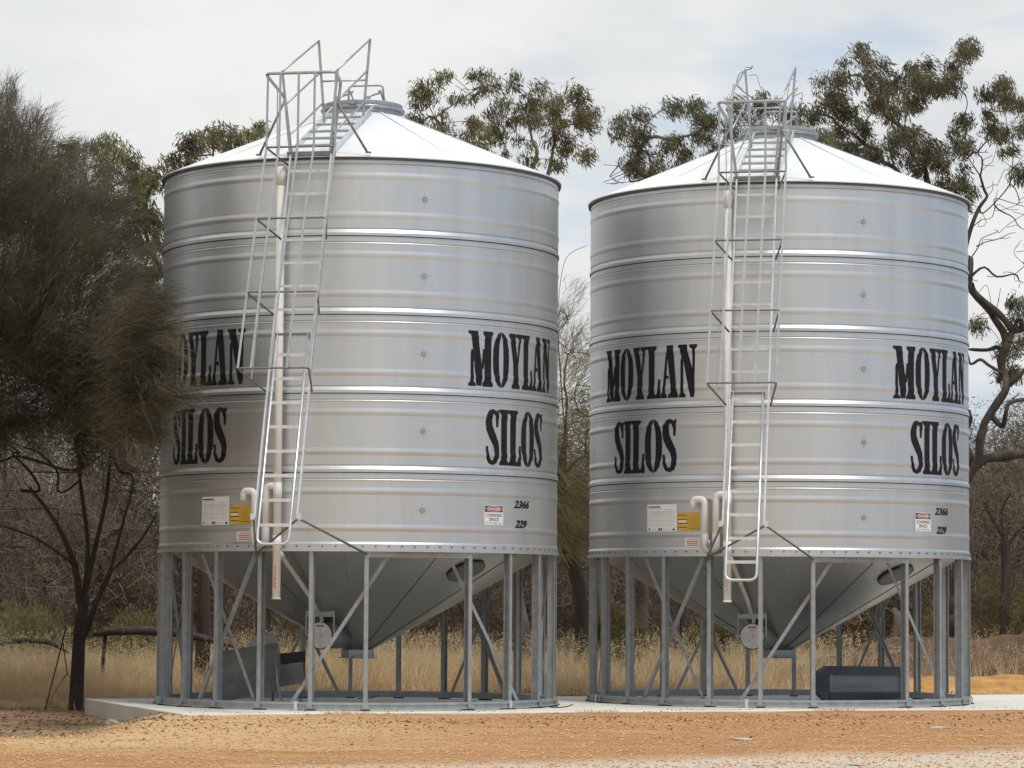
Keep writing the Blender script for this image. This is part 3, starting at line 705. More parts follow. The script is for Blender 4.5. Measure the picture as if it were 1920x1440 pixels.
# folded steel chute leaning under the left silo
ch = empty('auger_chute', P(470, 1312, 39.6)); ch.location.z = 0
tag(ch, 'dull grey folded steel chute lying tilted on the slab behind the left legs', 'chute')
def sheet(mb, pts, th=.006):
    """thin folded plate from a quad"""
    a, b, c, d = [Vector(p) for p in pts]; n = (b - a).cross(d - a).normalized() * th / 2
    vs = [p + n for p in (a, b, c, d)] + [p - n for p in (a, b, c, d)]
    mb.add(vs, [(0, 1, 2, 3), (7, 6, 5, 4), (0, 4, 5, 1), (1, 5, 6, 2), (2, 6, 7, 3), (3, 7, 4, 0)])
b = MB()
A_, B_, C_, D_ = (-.40, -.25, .30), (-.42, .05, .66), (.33, .10, .78), (.33, -.22, .44)
E_, F_ = (-.38, -.10, .02), (.36, -.05, .18)
sheet(b, [A_, D_, C_, B_]); b.build('upper_panel', MT['dullsteel'], ch)
b = MB(); sheet(b, [E_, F_, D_, A_]); sheet(b, [E_, F_, (.36, .22, .20), (-.36, .22, .04)]); b.build('lower_panel', MT['dullsteel'], ch)
b = MB(); sheet(b, [(-.40, -.25, .30), (-.42, .05, .66), (-.37, .22, .40), (-.38, -.10, .02)]); b.build('end_panel', MT['dullsteel'], ch)
b = MB(); sheet(b, [(.34, -.22, .44), (.34, .10, .78), (.36, .22, .50), (.36, -.05, .18)]); b.build('end_panel', MT['dullsteel'], ch)
b = MB(); sheet(b, [(-.05, .05, .72), (.0, .09, .86), (.30, .12, .89), (.33, .10, .78)]); b.build('flap', MT['dullsteel'], ch)
b = MB(); b.tube(bend([(.33, -.24, .62), (.36, -.26, .25), (.42, -.28, .02), (.80, -.28, .02), (.84, -.24, .10)], .06), .014, 8); b.build('foot_tube', MT['galv'], ch)
bx = empty('auger_boot', (P(540, 1300, 40.3).x, 40.3, 0)); tag(bx, 'blue black steel boot with open top, end on behind the grey chute', 'auger boot')
b = MB(); sheet(b, [(-.24, -.12, .18), (.20, -.12, .26), (.20, -.14, .52), (-.24, -.14, .46)]); sheet(b, [(-.24, -.12, .18), (.20, -.12, .26), (.20, .22, .26), (-.24, .22, .18)]); b.build('front_panel', MT['dullsteel'], bx)
b = MB(); sheet(b, [(-.24, .24, .46), (.20, .24, .52), (.20, .26, .66), (-.24, .26, .62)]); sheet(b, [(-.24, -.14, .46), (-.24, .24, .46), (-.24, .26, .62), (-.24, .22, .18)]); sheet(b, [(.20, -.14, .52), (.20, .24, .52), (.20, .26, .66), (.20, .22, .26)]); b.build('back_panel', MT['navy'], bx)
b = MB()
for x_ in (-.2, .16): b = MB(); b.bar((x_, .05, .0), (x_, .05, .24), .03, .03); b.build('leg', MT['dgalv'], bx)
# navy trough under the right silo
tx = P(1608, 1312, 41.3); tr_ = empty('steel_trough', (tx.x, 41.3, 0), R(3)); tag(tr_, 'navy steel trough on its side with pointed left end and pale worn panel', 'trough')
def prism(mb, poly, y0, y1):
    n = len(poly); vs = [(x, y0, z) for x, z in poly] + [(x, y1, z) for x, z in poly]
    mb.add(vs, [tuple(range(n)), tuple(range(2 * n - 1, n - 1, -1))] + [(i, (i + 1) % n, n + (i + 1) % n, n + i) for i in range(n)])
b = MB(); z0 = .012
o_ = [(-.59, z0 + .12), (-.44, z0), (.58, z0), (.58, z0 + .47), (-.44, z0 + .475), (-.59, z0 + .40)]
i_ = (-.40, z0 + .135, .575, z0 + .375)      # opening: x0 z0 x1 z1
prism(b, [(-.61, z0 + .17), (-.42, z0), (-.40, z0), (-.40, z0 + .475), (-.42, z0 + .475), (-.61, z0 + .37)], -.15, .15)
prism(b, [(-.40, z0), (.58, z0), (.58, i_[1]), (-.40, i_[1])], -.15, .15); prism(b, [(-.40, i_[3]), (.58, i_[3]), (.58, z0 + .47), (-.40, z0 + .475)], -.15, .15)
b.build('trough_body', MT['navy'], tr_, bevel=.006)
b = MB(); b.box((.09, -.08, z0 + .255), (.98, .01, .24)); b.box((-.375, -.105, z0 + .255), (.045, .06, .235)); b.box((.57, -.1, z0 + .24), (.02, .1, .48)); b.build('inner_panel', mat('worn_pale_steel', (.26, .28, .30), .5, .35, 0, 3, col2=(.15, .165, .18), detail=8, stretch=(.4, 1, 2)), tr_)
b = MB(); b.bar((-.46, 0, .006), (.56, 0, .006), .012, .2); b.build('runner', MT['dark'], tr_)
# loose bits lying on the slab
for (px, py, Y, ang, lab) in ((1052, 1322, 38.8, .1, 'black bent metal strip lying on the slab between the silos'), (690, 1300, 41.8, .3, 'thin dark stick lying behind the left silo on the slab edge')):
    o_ = P(px, py, Y); q = MB(); q.tube([(-.14, 0, .012), (-.02, 0, .008), (.08, .02, .02), (.15, .03, .045)], .007, 6)
    k = q.build('metal_strip' if 'metal' in lab else 'stick', MT['dark'], None); k.location = (o_.x, o_.y, .0); k.rotation_euler = (0, 0, ang); tag(k, lab, 'scrap strip' if 'metal' in lab else 'stick')
ch_ = bpy.data.objects['stick']; ch_.location.z = .004

# ------------------------------------------------------------------ vegetation
def unit(v): return v / np.maximum(np.linalg.norm(v, axis=1, keepdims=True), 1e-9)
def leaves(c, d, ln, wd, r):
    """diamond leaves: centre of base c, direction d, arrays"""
    n = len(c); d = unit(d); s = unit(np.cross(d, r.normal(size=(n, 3)))); ln = np.asarray(ln)[:, None]; wd = np.asarray(wd)[:, None]
    nrm = np.cross(d, s)
    V_ = np.stack([c, c + d * ln * .45 + s * wd, c + d * ln + nrm * ln * .12, c + d * ln * .45 - s * wd], 1).reshape(-1, 3)
    return V_, np.arange(4 * n).reshape(n, 4)
def strips(c, d, ln, wd, droop, r):
    """curved needle strips, two quads each"""
    n = len(c); d = unit(d); s = unit(np.cross(d, r.normal(size=(n, 3)))); ln = np.asarray(ln)[:, None]; wd = np.asarray(wd)[:, None]
    g = np.zeros((n, 3)); g[:, 2] = -1; p1 = c + d * ln * .5 + g * ln * droop * .25; p2 = c + d * ln + g * ln * droop
    V_ = np.stack([c - s * wd, c + s * wd, p1 - s * wd * .8, p1 + s * wd * .8, p2 - s * wd * .25, p2 + s * wd * .25], 1).reshape(-1, 3)
    b0 = (np.arange(n) * 6)[:, None]
    return V_, np.concatenate([b0 + np.array([[0, 1, 3, 2]]), b0 + np.array([[2, 3, 5, 4]])])
def cat(parts):
    V_, F_, o = [], [], 0
    for v, f in parts: V_.append(v); F_.append(f + o); o += len(v)
    return np.concatenate(V_), np.concatenate(F_)

def grow(trunk, attract, r, jit=.12, limbs=(), limb_r=(), trunk_r=None, tip=.006, base=None, power=2.4, arch=.15, smooth_=True):
    """limb skeleton: the trunk polyline (and given limbs) first, then a wandering branch to every attractor, nearest first"""
    nodes = [Vector(p) for p in trunk]; par = [-1] + list(range(len(trunk) - 1)); depth = [0] * len(nodes)
    force = {}
    if trunk_r:
        for q_, _ in enumerate(trunk): f_ = q_ / (len(trunk) - 1); force[q_] = trunk_r[0] * (1 - f_) + trunk_r[1] * f_
    for li_, L_ in enumerate(limbs):
        start = min(range(len(nodes)), key=lambda i: (nodes[i] - Vector(L_[0])).length); prev = start
        for k_, p in enumerate(L_):
            nodes.append(Vector(p)); par.append(prev); prev = len(nodes) - 1
            if li_ < len(limb_r) and limb_r[li_]: f_ = k_ / (len(L_) - 1); force[prev] = (limb_r[li_][0] * (1 - f_) + limb_r[li_][1] * f_) * (1 + .12 * math.sin(k_ * 2.3 + li_))
    b0 = nodes[0]; att = sorted(attract, key=lambda p: min((Vector(p) - q).length for q in nodes))
    arr = np.array([list(n) for n in nodes])
    for a in att:
        a = Vector(a); av = np.array(a)
        dist = np.linalg.norm(arr - av, axis=1); low = np.maximum(0, arr[:, 2] - av[2]) * .8
        pen = np.zeros(len(arr)); pen[0] = 9; 
        i = int(np.argmin(dist + low + pen)); p0 = nodes[i]; L_ = (a - p0).length; k = max(1, int(L_ / .28)); prev = i
        for j in range(1, k + 1):
            t = j / k; q = p0.lerp(a, t) + Vector((0, 0, math.sin(math.pi * t) * arch * L_))
            if j < k: q += Vector(r.normal(size=3) * jit * min(.5, L_ * .35))
            nodes.append(q); par.append(prev); prev = len(nodes) - 1
        arr = np.array([list(n) for n in nodes])
    n = len(nodes); kids = [[] for _ in range(n)]
    for i in range(1, n): kids[par[i]].append(i)
    area = [0.0] * n
    order = sorted(range(n), reverse=True)
    for i in order:
        if not kids[i]: area[i] += tip ** power
        if par[i] >= 0: area[par[i]] += area[i]
    rad = [a ** (1 / power) for a in area]
    if base: s = base / rad[0]; r0 = rad[0]; rad = [x * (1 + (s - 1) * (x / r0) ** 2.2) for x in rad]
    for k_, v_ in force.items(): rad[k_] = v_ if limb_r else max(rad[k_], v_)
    # chains
    mb = MB(); seen = set()
    def chain(i, start):
        c = [start] if start is not None else []
        rr_ = [min(rad[start], rad[i] * 1.1)] if start is not None else []
        while True:
            c.append(i); rr_.append(rad[i])
            if not kids[i]: break
            ks = sorted(kids[i], key=lambda x: -rad[x])
            for o in ks[1:]: stack.append((o, i))
            i = ks[0]
        return c, rr_
    stack = [(0, None)]
    while stack:
        i, st = stack.pop(); c, rr_ = chain(i, st)
        if len(c) > 1:
            pp = [nodes[j] for j in c]
            if smooth_ and len(pp) > 2:
                q_, qr = [], []
                for a_ in range(len(pp) - 1):
                    p0_, p1_, p2_, p3_ = pp[max(0, a_ - 1)], pp[a_], pp[a_ + 1], pp[min(len(pp) - 1, a_ + 2)]
                    for u_ in (0, .33, .67):
                        q_.append(.5 * ((2 * p1_) + (p2_ - p0_) * u_ + (2 * p0_ - 5 * p1_ + 4 * p2_ - p3_) * u_ ** 2 + (3 * p1_ - p0_ - 3 * p2_ + p3_) * u_ ** 3)); qr.append(rr_[a_] * (1 - u_) + rr_[a_ + 1] * u_)
                q_.append(pp[-1]); qr.append(rr_[-1] * .6); pp, rr_ = q_, qr
            mb.tube(pp, rr_, 7 if max(rr_) > .03 else (4 if max(rr_) > .012 else 3), cap=False)
    return mb, nodes, par, rad

def inside(px, py, poly):
    c = False; n = len(poly)
    for i in range(n):
        (x0, y0), (x1, y1) = poly[i], poly[(i + 1) % n]
        if (y0 > py) != (y1 > py) and px < (x1 - x0) * (py - y0) / (y1 - y0) + x0: c = not c
    return c

def silo_clear(p, m=.35):
    return all(math.hypot(p.x - s.x, p.y - s.y) > 2.62 + m for s in (S1, S2)) or p.z > 8.2

# ---- gum trees: lobes given as (px, py, radius px) seen against the sky, at the tree's own distance
def gum_tree(name, label, Y, lobes, trunk, limbs, seed, leafmat, dens=1.0, dep=1.2, base=.16, bare=(), leaf=.135, barkm='gumbark', limb_r=(), trunk_r=None):
    r = np.random.default_rng(seed); root = empty(name, tuple(trunk[0])); root.location.z = float(gz(trunk[0].x, trunk[0].y)); tag(root, label, 'tree')
    o = Vector(root.location); cent = []
    for (px, py, rp) in lobes:
        k = max(2, int(round((rp / 15.0) ** 2 * .85)))
        y_ = Y + r.normal() * dep
        for _ in range(k):
            a = r.uniform(0, 2 * math.pi); q = rp * .8 * math.sqrt(r.uniform(0, 1))
            cent.append((P(px + q * math.cos(a), py + q * math.sin(a), y_ + r.normal() * rp / 110), r.uniform(.10, .23)))
    bare_t = [P(x + r.normal() * 9, y + r.normal() * 9, Y + r.normal() * dep * .5) for x, y in bare for _ in range(3)]
    mb, nodes, par, rad = grow([p - o for p in trunk], [c[0] - o for c in cent] + [b - o for b in bare_t], r, limbs=[[p - o for p in l] for l in limbs], limb_r=limb_r, trunk_r=trunk_r, base=base, tip=.0055, arch=.10, jit=.13)
    mb.build('trunk', MT[barkm], root)
    cs, ds = [], []
    for c, rc in cent:
        n = int(dens * 125 * (rc / .18) ** 1.6); p = r.normal(size=(n, 3)); p = unit(p) * (r.uniform(0, 1, (n, 1)) ** .6) * rc * 1.25
        p[:, 2] *= .85; p = p + np.array(c - o); md = np.array([r.normal(.25, .35), r.normal(0, .35), -.8]); dd = r.normal(size=(n, 3)) * .38 + md; p[:, 2] -= rc * .5 * (np.abs(p[:, 0] - (c - o).x) > 9)
        cs.append(p); ds.append(dd)
    c_, d_ = np.concatenate(cs), np.concatenate(ds); n = len(c_)
    V_, F_ = leaves(c_, d_, r.uniform(.6, 1.15, n) * leaf, r.uniform(.007, .013, n), r)
    np_mesh('crown', V_, F_, MT[leafmat], root)
    return root
def gnarl(pts, r, amp=.045, step=.18):
    o = []
    for a, b in zip(pts[:-1], pts[1:]):
        k = max(1, int((b - a).length / step))
        for j in range(k): o.append(a.lerp(b, j / k) + (Vector(r.normal(size=3) * amp) if (j or o) else Vector()))
    return o + [pts[-1]]

YB = 54.0
def path(*pts): return [P(x, y, Y) for x, y, Y in pts]
# behind the left silo
gum_tree('gum_tree', 'gum tree rising behind the roof of the left silo with bushy crown to its right', YB,
    [(800, 172, 34), (832, 150, 24), (775, 215, 34), (818, 215, 22), (848, 178, 18), (760, 240, 24), (905, 138, 22), (893, 168, 22), (935, 175, 28), (955, 150, 20), (975, 200, 40), (1000, 185, 34), (940, 225, 38), (985, 240, 34), (1030, 225, 30), (1082, 172, 26), (1098, 200, 26), (1075, 215, 30), (1095, 232, 20), (1045, 255, 30), (905, 235, 28), (880, 215, 22), (870, 255, 22), (900, 270, 26), (1065, 280, 16), (1095, 290, 12), (1050, 305, 14), (985, 285, 22), (945, 290, 20), (1040, 200, 26), (830, 250, 22), (790, 250, 28)],
    path((995, 1262, YB), (965, 1130, YB), (940, 950, YB), (945, 700, YB), (985, 480, YB)), [path((1000, 400, YB), (1028, 325, YB), (1040, 260, YB)), path((950, 420, YB), (1005, 300, YB), (998, 265, YB), (990, 215, YB)), path((880, 350, YB), (850, 280, YB), (815, 220, YB), (905, 160, YB))], 11, 'gum', 1.15, bare=((865, 165), (870, 190)), base=.15, trunk_r=(.2, .08), limb_r=((.045, .02), (.045, .015), (.045, .012)))
# between the silos, left of the right roof
gum_tree('gum_tree', 'gum tree with loose hanging clumps behind the left slope of the right silo roof', YB + 2,
    [(1160, 222, 18), (1172, 243, 22), (1190, 270, 22), (1205, 250, 16), (1185, 300, 20), (1198, 322, 14), (1200, 212, 12), (1265, 205, 18), (1290, 198, 24), (1318, 212, 26), (1300, 240, 30), (1330, 240, 26), (1258, 262, 28), (1285, 280, 26), (1240, 300, 24), (1248, 330, 24), (1320, 275, 28), (1345, 255, 24), (1365, 230, 24), (1385, 205, 18), (1400, 240, 28), (1430, 178, 24), (1440, 205, 26), (1470, 215, 26), (1485, 250, 30), (1420, 260, 24), (1505, 215, 22), (1240, 280, 20), (1270, 310, 18)],
    path((1203, 1248, YB + 2), (1205, 1120, YB + 2), (1215, 900, YB + 2), (1250, 640, YB + 2), (1290, 430, YB + 2)), [path((1270, 420, YB + 2), (1225, 320, YB + 2), (1215, 290, YB + 2), (1180, 262, YB + 2)), path((1330, 400, YB + 2), (1400, 300, YB + 2), (1450, 230, YB + 2))], 12, 'gum2', 1.2,
    bare=((1140, 330), (1150, 340), (1165, 315), (1152, 300), (1172, 318), (1145, 345), (1205, 332), (1200, 218), (1215, 250), (1400, 140), (1415, 132), (1385, 160), (1500, 170), (1480, 160)), base=.13, trunk_r=(.14, .06), limb_r=((.04, .012), (.04, .012)))
# big one on the right
YR = 51.0; GR = np.random.default_rng(77)
gum_tree('gum_tree', 'largest gum tree with gnarled dark limbs and broad open crown at the right', YR,
    [(1600, 100, 22), (1575, 125, 24), (1590, 150, 24), (1620, 115, 20), (1545, 165, 24), (1555, 195, 32), (1530, 215, 24), (1640, 140, 30), (1655, 172, 30), (1690, 160, 26), (1725, 125, 26), (1715, 150, 26), (1735, 150, 18), (1700, 185, 28), (1640, 200, 28), (1590, 225, 36), (1560, 255, 36), (1535, 250, 28), (1620, 260, 34), (1680, 215, 26), (1700, 235, 32), (1690, 270, 34), (1650, 285, 34), (1735, 265, 26), (1750, 300, 30), (1710, 310, 30), (1770, 300, 22), (1780, 340, 26), (1805, 330, 24), (1815, 360, 20), (1800, 375, 14),
     (1785, 118, 20), (1800, 102, 16), (1815, 90, 13), (1770, 145, 22), (1765, 165, 22), (1785, 150, 18), (1757, 168, 16), (1840, 208, 20), (1815, 220, 22), (1800, 250, 22), (1803, 285, 20), (1850, 175, 12), (1872, 160, 14), (1885, 172, 16), (1888, 190, 14), (1878, 245, 16), (1885, 275, 14), (1912, 205, 16), (1916, 240, 14), (1915, 330, 10), (1860, 240, 10), (1905, 592, 12), (1893, 655, 11), (1915, 640, 13), (1884, 700, 10), (1912, 700, 12), (1835, 605, 7), (1902, 566, 10), (1600, 290, 30), (1575, 300, 20)],
    gnarl(path((1790, 1256, YR), (1805, 1050, YR), (1812, 900, YR), (1790, 700, YR), (1775, 520, YR), (1760, 400, YR)), GR, .03),
    [gnarl(l, GR) for l in (
     path((1812, 900, YR), (1838, 830, YR - .3), (1858, 780, YR - .3), (1884, 728, YR - .3), (1880, 682, YR - .3), (1888, 645, YR - .3), (1898, 618, YR - .3), (1935, 600, YR - .3)),
     path((1888, 645, YR - .3), (1866, 600, YR - .3), (1848, 575, YR - .3), (1824, 552, YR - .3), (1824, 515, YR - .3), (1817, 470, YR), (1824, 432, YR), (1842, 400, YR), (1848, 372, YR), (1838, 330, YR)),
     path((1898, 618, YR - .3), (1872, 588, YR - .5), (1848, 562, YR - .5), (1826, 545, YR - .5)),
     path((1824, 515, YR - .3), (1842, 505, YR - .3), (1870, 520, YR - .3), (1896, 512, YR - .3), (1925, 495, YR - .3)),
     path((1880, 700, YR - .3), (1858, 690, YR - .4), (1838, 672, YR - .4), (1815, 665, YR)), path((1884, 655, YR - .3), (1850, 652, YR), (1815, 655, YR)),
     path((1884, 728, YR - .3), (1905, 700, YR - .5), (1922, 690, YR - .5)), path((1858, 780, YR - .3), (1880, 800, YR - .4), (1900, 760, YR - .4), (1930, 748, YR - .4)),
     path((1820, 880, YR), (1845, 862, YR), (1880, 858, YR), (1940, 850, YR)),
     path((1842, 400, YR), (1868, 372, YR), (1896, 345, YR), (1905, 290, YR), (1890, 235, YR), (1885, 200, YR)), path((1868, 372, YR), (1905, 378, YR), (1935, 392, YR)),
     path((1760, 400, YR), (1720, 280, YR + .5), (1660, 200, YR + .5), (1610, 140, YR)), path((1760, 400, YR), (1700, 330, YR), (1620, 270, YR), (1560, 220, YR)),
     path((1838, 330, YR), (1818, 270, YR), (1808, 190, YR), (1795, 130, YR)), path((1838, 330, YR), (1850, 260, YR), (1865, 190, YR)))],
    13, 'gum2', 1.35, bare=((1850, 320), (1875, 300), (1890, 320), (1900, 350), (1860, 345), (1845, 290), (1870, 270), (1900, 265), (1835, 420), (1850, 440), (1868, 430), (1890, 420), (1910, 415), (1830, 390), (1905, 450), (1880, 560), (1910, 575), (1835, 540), (1905, 382), (1880, 388), (1860, 395), (1915, 370), (1840, 455), (1875, 450), (1900, 440), (1870, 520), (1895, 515), (1918, 500), (1912, 525), (1845, 525), (1895, 330), (1912, 300), (1878, 345), (1900, 400), (1918, 390), (1840, 240), (1850, 270), (1862, 300), (1918, 540), (1912, 470), (1860, 585), (1835, 600)), base=.14, dep=.6, barkm='limbbark', trunk_r=(.17, .07),
    limb_r=((.08, .055), (.07, .018), (.065, .05), (.024, .008), (.03, .02), (.035, .03), (.05, .03), (.05, .03), (.09, .06), (.016, .007), (.011, .006), (.06, .02), (.06, .02), (.014, .007), (.014, .007)))
# left, between the sheoak and the silo
gum_tree('gum_tree', 'olive gum tree showing between the sheoak and the left silo wall', 47.5,
    [(150, 285, 26), (185, 270, 22), (210, 290, 26), (240, 300, 24), (262, 320, 22), (235, 335, 30), (200, 330, 30), (265, 360, 26), (240, 385, 28), (280, 390, 22), (270, 425, 22), (290, 440, 18), (215, 390, 26), (180, 370, 28), (245, 430, 18), (285, 340, 14), (345, 275, 20), (375, 262, 24), (410, 250, 22), (400, 275, 24), (440, 262, 20), (465, 252, 20), (485, 245, 14), (360, 300, 18), (330, 300, 16), (435, 280, 20), (290, 520, 16), (285, 560, 14), (255, 460, 20), (275, 480, 22), (295, 470, 16), (262, 510, 18), (290, 500, 18), (272, 540, 18), (230, 470, 20), (240, 520, 18), (300, 410, 16)],
    path((375, 1290, 47.5), (382, 1180, 47.5), (378, 1000, 47.5), (350, 700, 47.5), (330, 560, 47.5)), trunk_r=(.13, .05), limb_r=((.04, .012), (.04, .014)), limbs=[path((330, 560, 47.5), (285, 470, 47.5), (262, 400, 47.5), (240, 340, 47.5)), path((350, 520, 47.5), (380, 380, 47.5), (400, 290, 47.5))], seed=14, leafmat='gum', dens=1.3, base=.15, bare=((275, 470), (290, 480), (262, 470), (225, 300), (300, 330)), barkm='bark')

# ---- sheoak on the left, fine drooping needles
def sheoak(name, label, poly, Yc, dY, trunk, limbs, seed, nclump, per, base, bare, nlen=(.22, .42), matn='sheoak', wd=(.0018, .0038), extra=()):
    r = np.random.default_rng(seed); root = empty(name, tuple(trunk[0])); root.location.z = float(gz(trunk[0].x, trunk[0].y)) - .02; tag(root, label, 'tree'); o = Vector(root.location)
    lr = [(.055, .02), (.04, .018), (.045, .018), (.05, .018), (.03, .012), (.03, .01)][:len(limbs)] if nclump > 500 else ()
    xs = [p[0] for p in poly]; ys = [p[1] for p in poly]; cent = []
    for (px, py) in extra:
        for _ in range(3): cent.append(P(px + r.uniform(-12, 12), py + r.uniform(-14, 14), r.uniform(36.6, 37.1)))
    while len(cent) < nclump:
        px, py = r.uniform(min(xs), max(xs)), r.uniform(min(ys), max(ys))
        if not inside(px, py, poly): continue
        Y = Yc + r.uniform(-1, 1) * dY; p = P(px, py, Y)
        if not silo_clear(p, .30): 
            p = P(px, py, 37.0 + r.uniform(-.5, .4))
            if not silo_clear(p, .25): continue
        cent.append(p)
    bt = [P(x, y, Yc + r.normal() * .5) for x, y in bare]
    mb, nodes, par, rad = grow([p - o for p in trunk], [c - o for c in cent[:int(len(cent) * .45)]] + [q - o for q in bt], r, limbs=[[p - o for p in l] for l in limbs], limb_r=lr, trunk_r=(.105, .075) if lr else None, base=base, tip=.0045, arch=-.04, jit=.10, power=2.2)
    mb.build('trunk', MT['bark'], root)
    cs, ds = [], []
    cx = np.array(P(sum(xs) / len(xs), 760, Yc) - o)
    for c in cent:
        c = np.array(c - o); outw = c - cx; outw /= np.linalg.norm(outw) + 1e-6; main = outw * .7 + np.array([.50, 0, .45]) + r.normal(size=3) * .35; main /= np.linalg.norm(main)
        k = int(per * r.uniform(.6, 1.4)); t = r.uniform(-.45, .5, (k, 1)); p = c + main * t + r.normal(size=(k, 3)) * (.10 - .12 * t)
        dd = main * 1.0 + r.normal(size=(k, 3)) * .24; cs.append(p); ds.append(dd)
    c_, d_ = np.concatenate(cs), np.concatenate(ds); n = len(c_)
    V_, F_ = strips(c_, d_, r.uniform(*nlen, n), r.uniform(*wd, n), .35, r)
    np_mesh('crown', V_, F_, MT[matn], root); return root
sheoak('sheoak_tree', 'dark wispy sheoak at the far left with trunk beside the slab corner',
    [(-150, 330), (-110, 240), (-60, 205), (0, 215), (35, 228), (65, 262), (95, 300), (125, 335), (150, 335), (170, 360), (195, 405), (215, 460), (235, 500), (262, 560), (300, 600), (318, 640), (322, 700), (308, 760), (275, 800), (262, 835), (200, 815), (120, 790), (60, 810), (-40, 850), (-150, 830)],
    42.6, 2.3, path((142, 1330, 42.6), (146, 1250, 42.6), (150, 1180, 42.6), (158, 1118, 42.6)),
    [path((150, 1130, 42.6), (140, 1060, 42.3), (105, 980, 42.2), (60, 920, 42)), path((158, 1110, 42.6), (165, 1020, 42.6), (150, 900, 42.8), (140, 760, 42.8)), path((160, 1105, 42.6), (180, 1020, 42.4), (200, 930, 42.3), (215, 800, 42.2)), path((158, 1190, 42.5), (180, 1130, 42.3), (205, 1075, 42.1), (250, 1030, 41.9), (285, 980, 41.6)), path((205, 1075, 42.1), (225, 1000, 42), (250, 900, 41.8)), path((140, 1060, 42.3), (70, 1010, 42.2), (0, 985, 42))],
    21, 860, 175, .115, [(x + (y % 7) * 3, y) for x in range(-20, 300, 17) for y in (850, 885, 920, 955, 990, 1025) if (x * 7 + y) % 5 < 4 and abs(x - 150) > (y - 850) * .35], extra=[(x, y) for y, xs_ in ((590, (222, 240)), (620, (230, 255)), (650, (240, 262)), (680, (240, 268)), (710, (240, 266)), (740, (240, 262)), (770, (235, 258)), (800, (240,)), (835, (235,))) for x in xs_])
off = bpy.data.objects['sheoak_tree']; o2 = off.copy(); COL.objects.link(o2); o2.location = (-9.6, 37.8, -.2); o2.rotation_euler = (0, 0, 2.2)
for ch__ in off.children: c2 = ch__.copy(); COL.objects.link(c2); c2.parent = o2
o2['label'] = 'second dark sheoak further left and nearer the camera than the one by the slab'
# one between the two silos
sheoak('sheoak_tree', 'wispy sheoak filling the gap between the two silos', [(1000, 640), (1045, 570), (1070, 560), (1105, 620), (1170, 650), (1190, 900), (1150, 1040), (1060, 1060), (990, 1000), (980, 800)],
    50.5, 1.3, path((1090, 1250, 50.5), (1085, 1100, 50.5), (1050, 960, 50.5), (1060, 820, 50.5)), [path((1055, 900, 50.5), (1085, 860, 50.5), (1120, 840, 50.5)), path((1045, 600, 50.4), (1052, 520, 50.3), (1066, 478, 50.3), (1102, 460, 50.3))], 22, 150, 85, .12, [(1050, 700), (1100, 730), (1060, 640), (1100, 900), (1075, 1000)], matn='bush')

# ---- bushes
def bush(label, px, py, Y, rx, rz, seed, matn='bush', n=9000, cat_='bush'):
    r = np.random.default_rng(seed); c = P(px, py, Y); gy_ = float(gz(c.x, c.y)); root = empty('bush', (c.x, c.y, gy_)); tag(root, label, cat_, )
    tops = []; nb = 46
    for _ in range(nb):
        v = r.normal(size=3); v /= np.linalg.norm(v); q = r.uniform(.35, 1) ** .5; tops.append(Vector((v[0] * rx * q, v[1] * rx * q, rz + (v[2] * rz * .92) * q)))
    mb, *_ = grow([(0, 0, 0), (.02, 0, rz * .3)], tops, r, tip=.004, base=.035, jit=.08); mb.build('stem', MT['twig'], root)
    cs, ds = [], []
    for t_ in tops:
        k = n // nb; cs.append(np.array(t_) + r.normal(size=(k, 3)) * rx * .17); d_ = r.normal(size=(k, 3)) * .6 + np.array(t_ - Vector((0, 0, rz * .5))) / rx; d_[:, 2] += .5; ds.append(d_)
    c_, d_ = np.concatenate(cs), np.concatenate(ds); k = len(c_); keep = c_[:, 2] > .03; c_, d_ = c_[keep], d_[keep]; k = len(c_)
    V_, F_ = strips(c_, d_, r.uniform(.07, .15, k), r.uniform(.003, .006, k), .1, r); np_mesh('foliage', V_, F_, MT[matn], root); return root
bush('rounded olive bush at the far left, behind the dry grass', 40, 1200, 53, .75, .62, 31)
bush('low olive bush between the sheoak trunk and the left silo', 255, 1205, 55, .6, .55, 32)
bush('green bush seen behind the left legs of the right silo', 1158, 1215, 51, .42, .62, 33)
bush('green bush to the right of the right silo, behind the earth bank', 1850, 1215, 56, 1.1, .95, 34, n=14000)
bush('grey green bush seen under the hopper of the right silo', 1345, 1215, 55, .55, .42, 35)
bush('grey green bush behind the hopper of the left silo', 600, 1200, 57, .8, .5, 36, matn='scrub')
bush('brownish bush low behind the grass in the gap between the silos', 1080, 1215, 57, .7, .6, 37, matn='scrub')

